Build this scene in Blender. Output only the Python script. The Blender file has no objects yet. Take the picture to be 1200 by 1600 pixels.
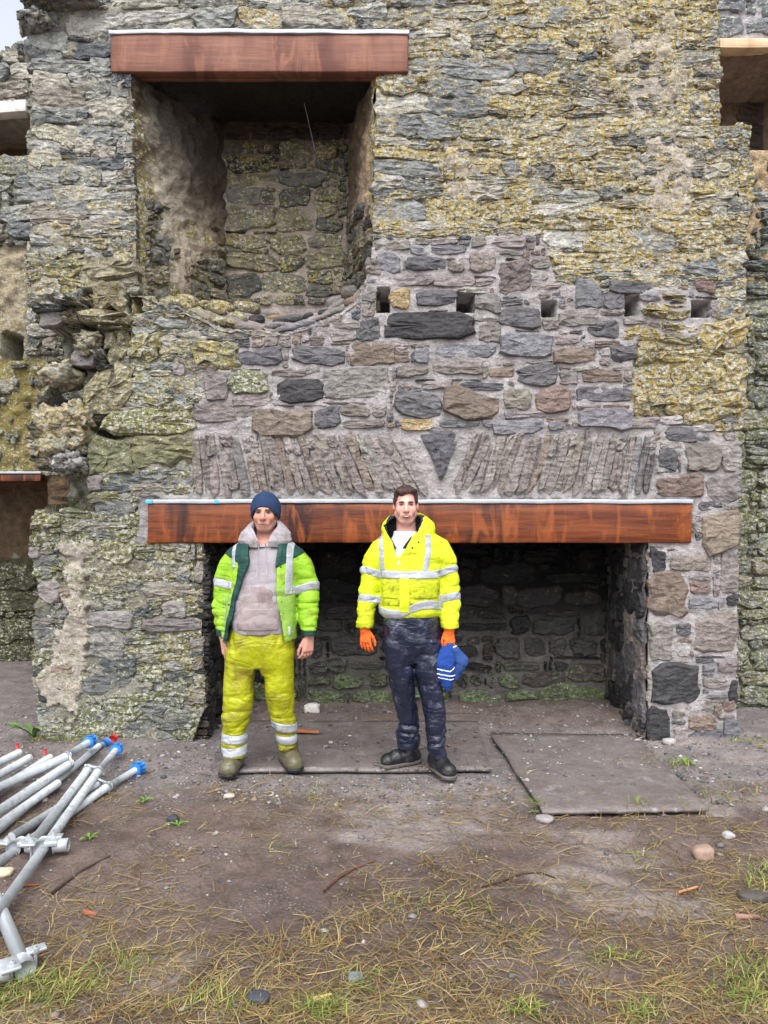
import bpy, bmesh, math, random
import numpy as np
from mathutils import Vector, Matrix

# ------------------------------------------------------------------ camera, sky, sun, exposure
SC = bpy.context.scene
COL = SC.collection
cam_d = bpy.data.cameras.new("camera")
cam = bpy.data.objects.new("camera", cam_d)
COL.objects.link(cam)
cam.location = (0, 0, 1.6)
cam.rotation_euler = (math.radians(90), 0, 0)
cam_d.sensor_fit = 'VERTICAL'
cam_d.sensor_height = 36
cam_d.lens = 27.0
cam_d.clip_start = 0.05
cam_d.clip_end = 500
SC.camera = cam

SUN_EL, SUN_AZ = 54.0, 198.0          # azimuth from +Y, clockwise: behind the camera, a little to its right
W = bpy.data.worlds.new("World")
SC.world = W
W.use_nodes = True
wn = W.node_tree
wn.nodes.clear()
sky = wn.nodes.new('ShaderNodeTexSky')
sky.sky_type = 'NISHITA'
sky.sun_disc = False
sky.sun_elevation = math.radians(SUN_EL)
sky.sun_rotation = math.radians(SUN_AZ)
sky.air_density = 1.0
sky.dust_density = 3.0
hs = wn.nodes.new('ShaderNodeHueSaturation')
hs.inputs['Saturation'].default_value = 0.28
bg = wn.nodes.new('ShaderNodeBackground')
bg.inputs['Strength'].default_value = 0.15
wo = wn.nodes.new('ShaderNodeOutputWorld')
wn.links.new(sky.outputs[0], hs.inputs['Color'])
wn.links.new(hs.outputs[0], bg.inputs['Color'])
wn.links.new(bg.outputs[0], wo.inputs['Surface'])

sd = bpy.data.lights.new("sun", 'SUN')
sd.energy = 0.85
sd.angle = math.radians(35)
sd.color = (1.0, 0.985, 0.965)
sun = bpy.data.objects.new("sun", sd)
COL.objects.link(sun)
_az, _el = math.radians(180 - 18), math.radians(SUN_EL)
sun.rotation_euler = Vector((math.sin(_az) * math.cos(_el), math.cos(_az) * math.cos(_el), math.sin(_el))).to_track_quat('Z', 'Y').to_euler()

SC.view_settings.view_transform = 'Standard'
SC.view_settings.look = 'None'
SC.view_settings.exposure = 1.22
SC.view_settings.gamma = 1.0
SC.view_settings.use_curve_mapping = False
SC.cycles.use_denoising = True
SC.cycles.max_bounces = 6
SC.cycles.diffuse_bounces = 3

# ------------------------------------------------------------------ helpers
RN = np.random.default_rng(11)
random.seed(5)
FPX = 1200.0


def lin(r, g, b):
    def f(c):
        c /= 255.0
        return c / 12.92 if c <= 0.04045 else ((c + 0.055) / 1.055) ** 2.4
    return np.array([f(r), f(g), f(b)])


def px(x, y, Y):
    """point of the depth plane Y that the photograph shows at (x, y)"""
    return np.array([(x - 600) / FPX * Y, Y, 1.6 - (y - 800) / FPX * Y])


def gpt(x, y, z=0.0):
    """point at height z that the photograph shows at (x, y)"""
    Y = (1.6 - z) * FPX / (y - 800)
    return np.array([(x - 600) / FPX * Y, Y, z])


def _hash(ix, iy, iz, seed):
    h = (ix.astype(np.int64) * 374761393 + iy.astype(np.int64) * 668265263 + iz.astype(np.int64) * 2147483647 + seed * 974711) & 0xFFFFFFFF
    h = ((h ^ (h >> 13)) * 1274126177) & 0xFFFFFFFF
    h = (h ^ (h >> 16)) & 0xFFFF
    return h.astype(np.float32) / 32767.5 - 1.0


def vnoise(p, seed=0):
    p = np.asarray(p, dtype=np.float64)
    i = np.floor(p)
    f = (p - i).astype(np.float32)
    f = f * f * (3 - 2 * f)
    i = i.astype(np.int64)
    r = 0
    for a in (0, 1):
        wa = f[..., 0] if a else 1 - f[..., 0]
        for b in (0, 1):
            wb = f[..., 1] if b else 1 - f[..., 1]
            for c in (0, 1):
                wc = f[..., 2] if c else 1 - f[..., 2]
                r = r + wa * wb * wc * _hash(i[..., 0] + a, i[..., 1] + b, i[..., 2] + c, seed)
    return r


def fbm(p, octv=4, seed=0, gain=0.5):
    p = np.asarray(p, dtype=np.float64)
    s, a = 0, 1.0
    for o in range(octv):
        s = s + a * vnoise(p * (2.03 ** o) + o * 7.7, seed + o)
        a *= gain
    return s


def n2(x, y, sc, octv=3, seed=0):
    x = np.asarray(x, float)
    y = np.asarray(y, float)
    return fbm(np.stack([x * sc, y * sc, np.zeros_like(x) + 0.37], -1), octv, seed)


def wob(V, f, seed=0):
    """cheap vector wobble for small pieces"""
    r = np.zeros_like(V)
    for k in range(3):
        a = V * f * (1.0 + 0.83 * k)
        s_ = seed * 1.7 + k * 2.1
        r[:, 0] += np.sin(a[:, 1] * 1.3 + a[:, 2] * 2.1 + s_) * np.cos(a[:, 0] * 1.7 + s_) / (1 + 0.6 * k)
        r[:, 1] += np.sin(a[:, 0] * 1.9 - a[:, 2] * 1.4 + s_ * 2) * np.cos(a[:, 2] * 1.6 + a[:, 0]) / (1 + 0.6 * k)
        r[:, 2] += np.sin(a[:, 0] * 1.5 + a[:, 1] * 1.2 - s_) * np.cos(a[:, 2] * 1.9 - s_) / (1 + 0.6 * k)
    return r * 0.6


def sstep(a, b, x):
    t = np.clip((x - a) / (b - a), 0, 1)
    return t * t * (3 - 2 * t)


def pip(poly, X, Y):
    X = np.asarray(X, float)
    Y = np.asarray(Y, float)
    r = np.zeros(X.shape, bool)
    n = len(poly)
    for k in range(n):
        x0, y0 = poly[k]
        x1, y1 = poly[(k + 1) % n]
        if y0 == y1:
            continue
        c = ((y0 > Y) != (y1 > Y)) & (X < (x1 - x0) * (Y - y0) / (y1 - y0) + x0)
        r ^= c
    return r


WL = {}


def thing(name, label, cat, loc=(0, 0, 0), group=None):
    o = bpy.data.objects.new(name, None)
    o.empty_display_size = 0.1
    COL.objects.link(o)
    o.location = loc
    WL[o.name] = np.array(loc, float)
    o['label'] = label
    o['category'] = cat
    if group:
        o['group'] = group
    return o


def tag(o, label, cat, group=None):
    o['label'] = label
    o['category'] = cat
    if group:
        o['group'] = group
    return o


def mk(name, verts, faces, mat, parent=None, smooth=True, col=None, lich=None, kind=None, local=False, label=None, sharp=0):
    """one mesh object; verts are world coordinates unless local"""
    v = np.asarray(verts, dtype=np.float64).reshape(-1, 3)
    base = np.zeros(3)
    if parent is not None and not local:
        base = WL[parent.name]
    me = bpy.data.meshes.new(name)
    v = v - base
    if isinstance(faces, np.ndarray):
        nf, k = faces.shape
        me.vertices.add(len(v))
        me.vertices.foreach_set('co', v.astype(np.float32).ravel())
        me.loops.add(nf * k)
        me.loops.foreach_set('vertex_index', faces.astype(np.int32).ravel())
        me.polygons.add(nf)
        me.polygons.foreach_set('loop_start', np.arange(0, nf * k, k, dtype=np.int32))
        me.update(calc_edges=True)
        me.validate()
    else:
        me.from_pydata([tuple(q) for q in v], [], [tuple(int(i) for i in f) for f in faces])
    for nm, a in (('col', col), ('lich', lich)):
        if a is not None:
            a = np.asarray(a, dtype=np.float32)
            if a.ndim == 1:
                a = np.tile(a, (len(v), 1))
            if a.shape[1] == 3:
                a = np.concatenate([a, np.ones((len(a), 1), np.float32)], 1)
            ca = me.color_attributes.new(nm, 'FLOAT_COLOR', 'POINT')
            ca.data.foreach_set('color', a.ravel())
    if smooth:
        me.polygons.foreach_set('use_smooth', np.ones(len(me.polygons), bool))
    if sharp:
        me.set_sharp_from_angle(angle=math.radians(sharp))
    me.materials.append(mat)
    o = bpy.data.objects.new(name, me)
    COL.objects.link(o)
    if parent is not None:
        o.parent = parent
        WL[o.name] = WL[parent.name]
    else:
        WL[o.name] = np.zeros(3)
    if kind:
        o['kind'] = kind
    if label:
        o['label'] = label
    return o


class MB:
    """collects pieces into one mesh"""

    def __init__(s):
        s.v, s.f, s.c, s.l, s.n = [], [], [], [], 0

    def add(s, v, f, c=None, l=None):
        v = np.asarray(v, float)
        s.v.append(v)
        s.f.extend([tuple(i + s.n for i in q) for q in f])
        for lst, a in ((s.c, c), (s.l, l)):
            if a is not None:
                a = np.asarray(a, float)
                if a.ndim == 1:
                    a = np.tile(a, (len(v), 1))
                lst.append(a)
        s.n += len(v)

    def build(s, name, mat, parent=None, **k):
        return mk(name, np.concatenate(s.v), s.f, mat, parent,
                  col=np.concatenate(s.c) if s.c else None, lich=np.concatenate(s.l) if s.l else None, **k)


def tube_geo(pts, rad, n=12, cap=True):
    pts = np.asarray(pts, float)
    m = len(pts)
    rad = np.broadcast_to(np.asarray(rad, float), (m,))
    V, Fc = [], []
    up = np.array([0, 0, 1.0])
    for k in range(m):
        d = pts[min(k + 1, m - 1)] - pts[max(k - 1, 0)]
        d = d / (np.linalg.norm(d) + 1e-9)
        u = up if abs(d[2]) < 0.9 else np.array([1.0, 0, 0])
        a = np.cross(d, u)
        a /= np.linalg.norm(a)
        b = np.cross(d, a)
        for j in range(n):
            t = 2 * math.pi * j / n
            V.append(pts[k] + rad[k] * (a * math.cos(t) + b * math.sin(t)))
    for k in range(m - 1):
        for j in range(n):
            Fc.append((k * n + j, k * n + (j + 1) % n, (k + 1) * n + (j + 1) % n, (k + 1) * n + j))
    if cap:
        Fc.append(tuple(range(n))[::-1][::-1])
        Fc.append(tuple((m - 1) * n + j for j in range(n))[::-1])
    return np.array(V), Fc


def box_geo(lo, hi, bev=0.004, seg=(1, 1, 1), warp=0.0, seed=0):
    bm = bmesh.new()
    bmesh.ops.create_cube(bm, size=1.0)
    lo = np.array(lo, float)
    hi = np.array(hi, float)
    for v in bm.verts:
        v.co = Vector(lo + (np.array(v.co) + 0.5) * (hi - lo))
    if bev:
        bmesh.ops.bevel(bm, geom=bm.edges[:], offset=bev, segments=2, affect='EDGES', profile=0.5)
    for ax in range(3):
        for k in range(1, seg[ax]):
            p = lo.copy()
            p[ax] = lo[ax] + (hi[ax] - lo[ax]) * k / seg[ax]
            nrm = [0, 0, 0]
            nrm[ax] = 1
            bmesh.ops.bisect_plane(bm, geom=bm.verts[:] + bm.edges[:] + bm.faces[:], plane_co=p, plane_no=nrm)
    bm.verts.index_update()
    V = np.array([v.co[:] for v in bm.verts])
    Fc = [tuple(v.index for v in f.verts) for f in bm.faces]
    bm.free()
    if warp:
        for ax in range(3):
            V[:, ax] += warp * fbm(V * 5 + ax * 11.3, 3, seed)
    return V, Fc


# ------------------------------------------------------------------ materials
class NT:
    def __init__(s, name):
        s.m = bpy.data.materials.new(name)
        s.m.use_nodes = True
        s.t = s.m.node_tree
        s.t.nodes.clear()
        s.out = s.t.nodes.new('ShaderNodeOutputMaterial')
        s.bsdf = s.t.nodes.new('ShaderNodeBsdfPrincipled')
        s.t.links.new(s.bsdf.outputs[0], s.out.inputs['Surface'])

    def set(s, sock, v):
        if isinstance(v, bpy.types.NodeSocket):
            s.t.links.new(v, sock)
        elif v is not None:
            if isinstance(v, np.ndarray):
                v = tuple(v)
            if isinstance(v, tuple) and len(v) == 3 and sock.type == 'RGBA':
                v = v + (1.0,)
            sock.default_value = v

    def n(s, typ, out=0, ins=None, **props):
        nd = s.t.nodes.new('ShaderNode' + typ)
        for k, v in props.items():
            setattr(nd, k, v)
        for k, v in (ins or {}).items():
            s.set(nd.inputs[k], v)
        return nd.outputs[out]

    def pos(s):
        return s.n('NewGeometry', 'Position')

    def scale(s, v, xyz):
        return s.n('VectorMath', 0, {0: v, 1: xyz}, operation='MULTIPLY')

    def noise(s, v, sc, det=4, rough=0.55, dist=0.0, out='Fac'):
        return s.n('TexNoise', out, {'Vector': v, 'Scale': sc, 'Detail': det, 'Roughness': rough, 'Distortion': dist})

    def mr(s, v, a, b, c=0.0, d=1.0, smooth=True):
        return s.n('MapRange', 0, {'Value': v, 'From Min': a, 'From Max': b, 'To Min': c, 'To Max': d},
                   interpolation_type='SMOOTHSTEP' if smooth else 'LINEAR')

    def math(s, op, a, b=None, clamp=False):
        return s.n('Math', 0, {0: a, 1: b}, operation=op, use_clamp=clamp)

    def mix(s, f, a, b, mode='MIX'):
        nd = s.t.nodes.new('ShaderNodeMix')
        nd.data_type = 'RGBA'
        nd.blend_type = mode
        nd.clamp_factor = True
        s.set(nd.inputs[0], f)
        s.set(nd.inputs[6], a)
        s.set(nd.inputs[7], b)
        return nd.outputs[2]

    def val(s, c, f):
        """colour times scalar"""
        return s.n('VectorMath', 0, {0: c, 'Scale': f}, operation='SCALE')

    def attr(s, nm, out='Color'):
        return s.n('Attribute', out, attribute_name=nm)

    def fin(s, color=None, rough=None, height=None, bstr=0.5, bdist=0.02, spec=0.4, metal=0.0, **extra):
        b = s.bsdf
        s.set(b.inputs['Base Color'], color)
        s.set(b.inputs['Roughness'], rough)
        s.set(b.inputs['Metallic'], metal)
        s.set(b.inputs['Specular IOR Level'], spec)
        if height is not None:
            nb = s.n('Bump', 0, {'Strength': bstr, 'Distance': bdist, 'Height': height})
            s.set(b.inputs['Normal'], nb)
        for k, v in extra.items():
            s.set(b.inputs[k], v)
        return s.m


def masonry(name, rough=0.8, bstr=0.9, bdist=0.03, spec=0.3, contrast=1.0, facet=0.5, strata=0.35, pale=0.92):
    M = NT(name)
    p = M.pos()
    c = M.attr('col')
    l = M.attr('lich')
    la = M.attr('lich', 'Alpha')
    mid = M.noise(p, 13, 4, 0.64, 0.3)
    big = M.noise(p, 4.0, 1, 0.5)
    fine = M.noise(p, 75, 3, 0.65)
    stra = M.noise(M.scale(p, (7, 7, 55)), 1.0, 3, 0.6, 0.6)
    v = M.mr(mid, 0.28, 0.72, 1 - 0.42 * contrast, 1 + 0.42 * contrast, False)
    v2 = M.mr(stra, 0.3, 0.7, 1 - 0.7 * strata * contrast, 1 + 0.7 * strata * contrast, False)
    v3 = M.mr(fine, 0.3, 0.7, 0.75, 1.25, False)
    vv = M.math('MULTIPLY', M.math('MULTIPLY', v, v2), v3)
    base = M.val(c, vv)
    # lichen and moss growing in patches
    ln = M.noise(M.scale(p, (1, 1, 1.5)), 23, 4, 0.72, 1.0)
    ln2 = M.noise(p, 4.2, 3, 0.55)
    t = M.math('ADD', M.math('ADD', M.math('MULTIPLY', ln, 0.75), M.math('MULTIPLY', M.mr(ln2, 0.3, 0.7, 0.12, 0.23, False), 1.0)), M.math('MULTIPLY', la, 0.42))
    mask = M.mr(t, 0.735, 0.79)
    mask = M.math('MULTIPLY', mask, M.mr(la, 0.0, 0.12))
    tone = M.noise(p, 38, 2, 0.6)
    lc = M.mix(M.mr(tone, 0.46, 0.58, 0, pale), l, tuple(lin(178, 177, 168)))
    lc = M.mix(M.mr(M.noise(p, 44, 2, 0.7), 0.52, 0.66, 0, 0.8), lc, tuple(lin(66, 64, 54)))
    lc = M.val(lc, M.mr(fine, 0.3, 0.7, 0.7, 1.25, False))
    col = M.mix(M.math('MULTIPLY', mask, 0.9), base, lc)
    # small white crust spots
    vo = M.n('TexVoronoi', 'Distance', {'Vector': p, 'Scale': 17.0, 'Randomness': 1.0})
    sp = M.math('MULTIPLY', M.math('LESS_THAN', M.math('ADD', vo, M.math('MULTIPLY', tone, 0.28)), 0.225), M.mr(la, 0.25, 0.6))
    sp = M.math('MULTIPLY', sp, M.mr(big, 0.5, 0.56))
    col = M.mix(sp, col, tuple(lin(196, 198, 190)))
    fac = M.n('TexVoronoi', 'Distance', {'Vector': M.n('VectorMath', 0, {0: M.scale(p, (1, 1, 1.9)), 1: M.scale(M.noise(p, 9, 2, 0.5, 0, 'Color'), (0.12, 0.12, 0.12))}, operation='ADD'), 'Scale': 15.0})
    mid = M.math('ADD', mid, M.math('MULTIPLY', fac, facet))
    h = M.math('ADD', M.math('MULTIPLY', mid, 0.6), M.math('ADD', M.math('MULTIPLY', fine, 0.22), M.math('MULTIPLY', stra, strata)))
    h = M.math('ADD', h, M.math('MULTIPLY', M.math('MULTIPLY', ln, la), 0.5))
    r = M.mr(mid, 0.3, 0.7, rough - 0.14, rough + 0.12)
    return M.fin(col, r, h, bstr, bdist, spec)


M_OLD = masonry('weathered_stone', 0.86, 1.0, 0.038, 0.2, 1.1, 0.9, 0.10)
M_NEW = masonry('repointed_stone', 0.60, 1.0, 0.026, 0.4, 0.85, 0.9, 0.16)
M_MORTAR = masonry('lime_mortar', 0.85, 0.9, 0.035, 0.25, 0.7, 0.45, 0.06)
M_SOOT = masonry('sooty_stone', 0.6, 0.9, 0.03, 0.35, 0.9, 0.9, 0.14, 0.25)


def wood(name, c_lo, c_hi, c_dark, gloss, streak=(1.1, 8, 26), glow=1.08):
    M = NT(name)
    p = M.pos()
    g = M.noise(M.scale(p, streak), 1.6, 8, 0.65, 0.6)
    b = M.noise(M.scale(p, (3.2, 1, 0.7)), 1.0, 4, 0.6, 0.4)
    b2 = M.noise(M.scale(p, (9, 3, 2.2)), 1.0, 5, 0.65, 0.8)
    f = M.noise(M.scale(p, (8, 40, 150)), 1.0, 4, 0.6)
    col = M.mix(M.mr(g, 0.35, 0.68), tuple(c_lo), tuple(c_hi))
    col = M.mix(M.mr(b, 0.44, 0.62), col, tuple(c_dark))
    col = M.mix(M.mr(b2, 0.50, 0.66, 0, 0.9), col, tuple(c_hi * glow))
    col = M.val(col, M.mr(f, 0.3, 0.7, 0.86, 1.12, False))
    h = M.math('ADD', M.math('MULTIPLY', g, 0.6), M.math('MULTIPLY', f, 0.4))
    return M.fin(col, M.mr(b, 0.3, 0.7, gloss, gloss + 0.2), h, 0.35, 0.01, 0.4)


M_BEAM = wood('varnished_timber', lin(84, 37, 19), lin(128, 66, 28), lin(50, 19, 13), 0.36, (1.1, 5, 14), 1.3)
M_BEAM2 = wood('planed_timber', lin(112, 72, 58), lin(134, 88, 70), lin(98, 60, 50), 0.55)
M_PALE = wood('pale_timber', lin(196, 166, 132), lin(214, 186, 152), lin(176, 144, 108), 0.6)


def plain(name, c, rough=0.6, spec=0.4, var=0.25, sc=12, bstr=0.3, bdist=0.01, bsc=30, metal=0.0, dirt=None, dirt_amt=0.5, dsc=7, **extra):
    M = NT(name)
    p = M.pos()
    a = M.noise(p, sc, 5, 0.6)
    col = M.val(tuple(c), M.mr(a, 0.3, 0.7, 1 - var, 1 + var, False)) if not isinstance(c, str) else M.val(M.attr(c), M.mr(a, 0.3, 0.7, 1 - var, 1 + var, False))
    if dirt is not None:
        d = M.noise(p, dsc, 7, 0.68, 0.4)
        col = M.mix(M.mr(d, 0.62 - 0.22 * dirt_amt, 0.80 - 0.2 * dirt_amt, 0, 0.85), col, tuple(dirt))
    h = M.noise(p, bsc, 6, 0.6, 0.2)
    return M.fin(col, rough, h, bstr, bdist, spec, metal, **extra)


M_LEAD = plain('flashing_strip', lin(176, 180, 188), 0.45, 0.5, 0.15, 9, 0.3, 0.006, 40, 0.3)
M_TAPE = plain('blue_tape', lin(70, 170, 210), 0.4, 0.5, 0.05)

# ------------------------------------------------------------------ wall toolkit
YW = 5.40      # face of the chimney wall
YB = 6.30      # back of the fireplace
YN = 6.20      # back of the upper recess
XR, XL = 1.84, -1.27   # fireplace jambs


def fr_plane(Y):
    """frontal plane at depth Y, drawn in the photograph's pixel grid"""
    K = Y / FPX

    def f(u, v, w):
        return np.stack([(u - 600) * K, np.zeros_like(u) + Y - w, 1.6 - (v - 800) * K], -1)
    f.K = K
    return f


def fr_line(A, B):
    """vertical plane over the ground line A-B; u in cm along it, v in cm of height, w metres out of it (to the left of A->B seen from above is positive)"""
    A = np.array(A, float)
    B = np.array(B, float)
    d = (B - A) / np.linalg.norm(B - A)
    nrm = np.array([-d[1], d[0]])

    def f(u, v, w):
        x = A[0] + d[0] * u * 0.01 + nrm[0] * w
        y = A[1] + d[1] * u * 0.01 + nrm[1] * w
        return np.stack([x, y, 0 * x - v * 0.01], -1)      # v grows downwards, as in the picture
    f.K = 0.01
    return f


def panel(name, parent, frame, rect, step, wfn, cfn, mat, maskfn=None, thick=0.0, kind=None):
    u0, v0, u1, v1 = rect
    us = np.arange(u0, u1 + step * 0.5, step)
    vs = np.arange(v0, v1 + step * 0.5, step)
    U, V = np.meshgrid(us, vs, indexing='ij')
    w = wfn(U, V)
    c, l = cfn(U, V)
    P = frame(U, V, w).reshape(-1, 3)
    nu, nv = U.shape
    ids = np.arange(nu * nv).reshape(nu, nv)
    cell = np.ones((nu - 1, nv - 1), bool)
    if maskfn is not None:
        cell = maskfn((U[:-1, :-1] + U[1:, 1:]) / 2, (V[:-1, :-1] + V[1:, 1:]) / 2)
    a, b = ids[:-1, :-1][cell], ids[1:, :-1][cell]
    d, e = ids[:-1, 1:][cell], ids[1:, 1:][cell]
    Fc = np.stack([a, d, e, b], -1)
    C = c.reshape(-1, 3)
    L = l.reshape(-1, 4)
    if thick:
        pad = np.zeros((nu + 1, nv + 1), bool)
        pad[1:-1, 1:-1] = cell
        back = frame(U, V, 0 * w - thick).reshape(-1, 3)
        N = len(P)
        ex = []
        # edges along v (between cells i-1 and i)
        L_, R_ = pad[:-1, 1:-1], pad[1:, 1:-1]
        i, j = np.nonzero(L_ & ~R_)
        ex.append(np.stack([ids[i, j], ids[i, j + 1], ids[i, j + 1] + N, ids[i, j] + N], -1)[:, ::-1])
        i, j = np.nonzero(~L_ & R_)
        ex.append(np.stack([ids[i, j], ids[i, j + 1], ids[i, j + 1] + N, ids[i, j] + N], -1))
        T_, B_ = pad[1:-1, :-1], pad[1:-1, 1:]
        i, j = np.nonzero(T_ & ~B_)
        ex.append(np.stack([ids[i, j], ids[i + 1, j], ids[i + 1, j] + N, ids[i, j] + N], -1))
        i, j = np.nonzero(~T_ & B_)
        ex.append(np.stack([ids[i, j], ids[i + 1, j], ids[i + 1, j] + N, ids[i, j] + N], -1)[:, ::-1])
        P = np.concatenate([P, back])
        C = np.concatenate([C, C])
        L = np.concatenate([L, L])
        Fc = np.concatenate([Fc] + ex)
    used = np.unique(Fc)
    remap = -np.ones(len(P), np.int64)
    remap[used] = np.arange(len(used))
    return mk(name, P[used], remap[Fc], mat, parent, col=C[used], lich=L[used], kind=kind)


def outline(x0, y0, x1, y1, rng, sq=5.0, jit=0.06, rot=2.5, n=16):
    cx, cy, a, b = (x0 + x1) / 2, (y0 + y1) / 2, (x1 - x0) / 2, (y1 - y0) / 2
    t = (np.arange(n) + 0.5) * 2 * math.pi / n + rng.normal(0, 0.07, n)
    c, s = np.cos(t), np.sin(t)
    e = sq * rng.uniform(0.7, 1.4)
    r = (np.abs(c) ** e + np.abs(s) ** e) ** (-1 / e)
    m = min(a, b)
    x = a * r * c + rng.normal(0, jit * m, n) + rng.normal(0, 0.5 * jit * a) * np.sign(c) * (s > 0)
    y = b * r * s + rng.normal(0, jit * m, n)
    y += rng.normal(0, 0.10) * m * c * 2 + rng.normal(0, 0.12) * b * np.sin(2 * t + rng.uniform(0, 6))
    q = math.radians(rng.normal(0, rot))
    return np.stack([cx + x * math.cos(q) - y * math.sin(q), cy + x * math.sin(q) + y * math.cos(q)], -1)


def stone_geo(frame, ol, proud, rng, rough=0.16, back=0.06, w0=0.0, round_=0.25):
    """rough block: outline in the frame's plane, standing proud of it by about `proud` metres"""
    n = len(ol)
    c = ol.mean(0)
    h = np.abs(ol - c).max(0) + 1e-6
    ins = min(h) * round_
    mid = min(h) * 0.62
    K = frame.K
    tx, ty = rng.normal(0, 0.05, 2)
    V, Fc = [], []

    def ring(scx, scy, w, jw, jp=0.0):
        p = c + (ol - c) * np.array([scx, scy]) + rng.normal(0, jp, (n, 2)) * min(h)
        ww = w + rng.normal(0, 1, n) * jw + ((p - c) @ np.array([tx, ty])) * K
        V.append(frame(p[:, 0], p[:, 1], ww + w0))
    ring(1.03, 1.03, -back, 0)
    ring(1.0, 1.0, proud * 0.35, proud * rough * 0.6)
    ring(1 - ins / h[0], 1 - ins / h[1], proud * 0.92, proud * rough, 0.03)
    ring(max(0.2, 1 - mid / h[0]), max(0.2, 1 - mid / h[1]), proud * 1.05, proud * rough * 1.4, 0.05)
    V.append(frame(c[0:1], c[1:2], np.array([proud * rng.uniform(0.9, 1.15) + w0])))
    for k in range(3):
        for j in range(n):
            Fc.append((k * n + j, (k + 1) * n + j, (k + 1) * n + (j + 1) % n, k * n + (j + 1) % n))
    for j in range(n):
        Fc.append((3 * n + j, 4 * n, 3 * n + (j + 1) % n))
    return np.concatenate(V), Fc


def rpack(free, x0, y0, cell, stages, wr, hr, rng, minc=3):
    """random rubble: big stones first, each slid up and left against its neighbours, then courses of small ones"""
    free = free.copy()
    R, Cn = free.shape
    out = []
    for (w0, w1, h0, h1, tries) in stages:
        for _ in range(tries):
            r, c = int(rng.integers(R)), int(rng.integers(Cn))
            if not free[r, c]:
                continue
            w, h = int(rng.integers(w0, w1 + 1)), int(rng.integers(h0, h1 + 1))
            if r + h > R or c + w > Cn or not free[r:r + h, c:c + w].all():
                continue
            while r > 0 and free[r - 1, c:c + w].all():
                r -= 1
            while c > 0 and free[r:r + h, c - 1].all():
                c -= 1
            free[r:r + h, c:c + w] = False
            out.append((x0 + c * cell, y0 + r * cell, x0 + (c + w) * cell, y0 + (r + h) * cell))
    return out + pack(free, x0, y0, cell, wr, hr, rng, minc)


def pack(free, x0, y0, cell, wr, hr, rng, minc=2):
    """fill the free cells with courses of stones; returns rectangles"""
    R, Cn = free.shape
    out = []
    free = free.copy()
    for r in range(R):
        c = 0
        while c < Cn:
            if not free[r, c]:
                c += 1
                continue
            w = int(rng.integers(*wr))
            if rng.random() < 0.25:
                w = max(2, w // 2)
            h = int(rng.integers(*hr))
            k = 0
            while k < w and c + k < Cn and free[r, c + k]:
                k += 1
            w = k
            k = 1
            while k < h and r + k < R and free[r + k, c:c + w].all():
                k += 1
            h = k
            free[r:r + h, c:c + w] = False
            if w * h >= minc and w >= 2:
                out.append((x0 + c * cell, y0 + r * cell, x0 + (c + w) * cell, y0 + (r + h) * cell))
            c += w
    return out


STONE = {'d': (80, 82, 88), 'k': (52, 52, 57), 'g': (128, 122, 120), 'b': (116, 101, 88), 'n': (120, 112, 106), 'r': (112, 92, 84),
         'l': (152, 146, 143), 'o': (158, 130, 88), 'm': (104, 104, 78), 'u': (112, 114, 120), 'M': (104, 108, 78), 'y': (128, 124, 104),
         'Y': (128, 122, 98), 'p': (176, 160, 140)}
YEL, GRN, PAL = lin(162, 142, 80), lin(106, 110, 70), lin(172, 171, 160)


def scol(code, rng):
    return (0.74 * lin(*STONE[code]) + 0.26 * lin(112, 105, 102) * (0.35 if code == 'k' else 1.0)) * rng.uniform(0.82, 1.15) * (1 + rng.normal(0, 0.02, 3))


def lcol(px_, py_, rng=None):
    """lichen colour and amount at a place on the chimney wall (picture grid)"""
    px_ = np.asarray(px_, float)
    py_ = np.asarray(py_, float)
    left = sstep(420, 180, px_)
    low = sstep(380, 700, py_)
    vlow = sstep(1000, 1140, py_)
    g = np.clip(left * (0.30 + 0.55 * low) + 0.5 * vlow, 0, 1)[..., None]
    c = YEL * (1 - g) + GRN * g
    grey = (left * sstep(430, 60, py_))[..., None] * 0.75
    c = c * (1 - grey) + PAL * grey
    strong = sstep(900, 1010, px_) * sstep(470, 540, py_) * sstep(700, 640, py_)
    amt = 0.45 + 0.13 * sstep(560, 900, px_) * sstep(460, 380, py_) + 0.15 * strong - 0.16 * left * sstep(430, 60, py_) - 0.14 * left * sstep(820, 960, py_)
    amt = amt + 0.10 * n2(px_, py_, 1 / 90, 2, 3)
    amt = amt + 0.16 * sstep(760, 840, py_) * sstep(420, 330, px_)
    return c, np.clip(amt, 0, 1)


# openings, repaired area and broken places of the chimney wall (picture grid)
LEFT_EDGE = np.array([(-90, 36), (-5, 38), (14, 46), (30, 56), (60, 44), (120, 52), (190, 50), (215, 41), (300, 50), (420, 44), (450, 50), (500, 58), (560, 70),
                      (620, 54), (690, 42), (728, 60), (745, 78), (788, 74), (800, 52), (860, 48), (930, 62), (945, 52), (1060, 52), (1120, 64), (1180, 74)], float)
RIGHT_EDGE = np.array([(-90, 1126), (60, 1124), (195, 1126), (198, 1171), (300, 1178), (360, 1166), (660, 1163), (692, 1152), (1180, 1150)], float)
FIRE = [(240, 792), (1071, 792), (1071, 842), (1012, 846), (1012, 1190), (298, 1190), (306, 1150), (322, 1100), (316, 1000), (314, 960), (320, 900), (318, 846), (240, 842)]
NICHE = [(184, 64), (630, 64), (630, 113), (588, 118), (583, 372), (575, 430), (560, 465), (535, 488), (450, 520), (350, 512), (290, 482), (240, 466), (215, 460), (205, 118), (184, 112)]
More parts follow.
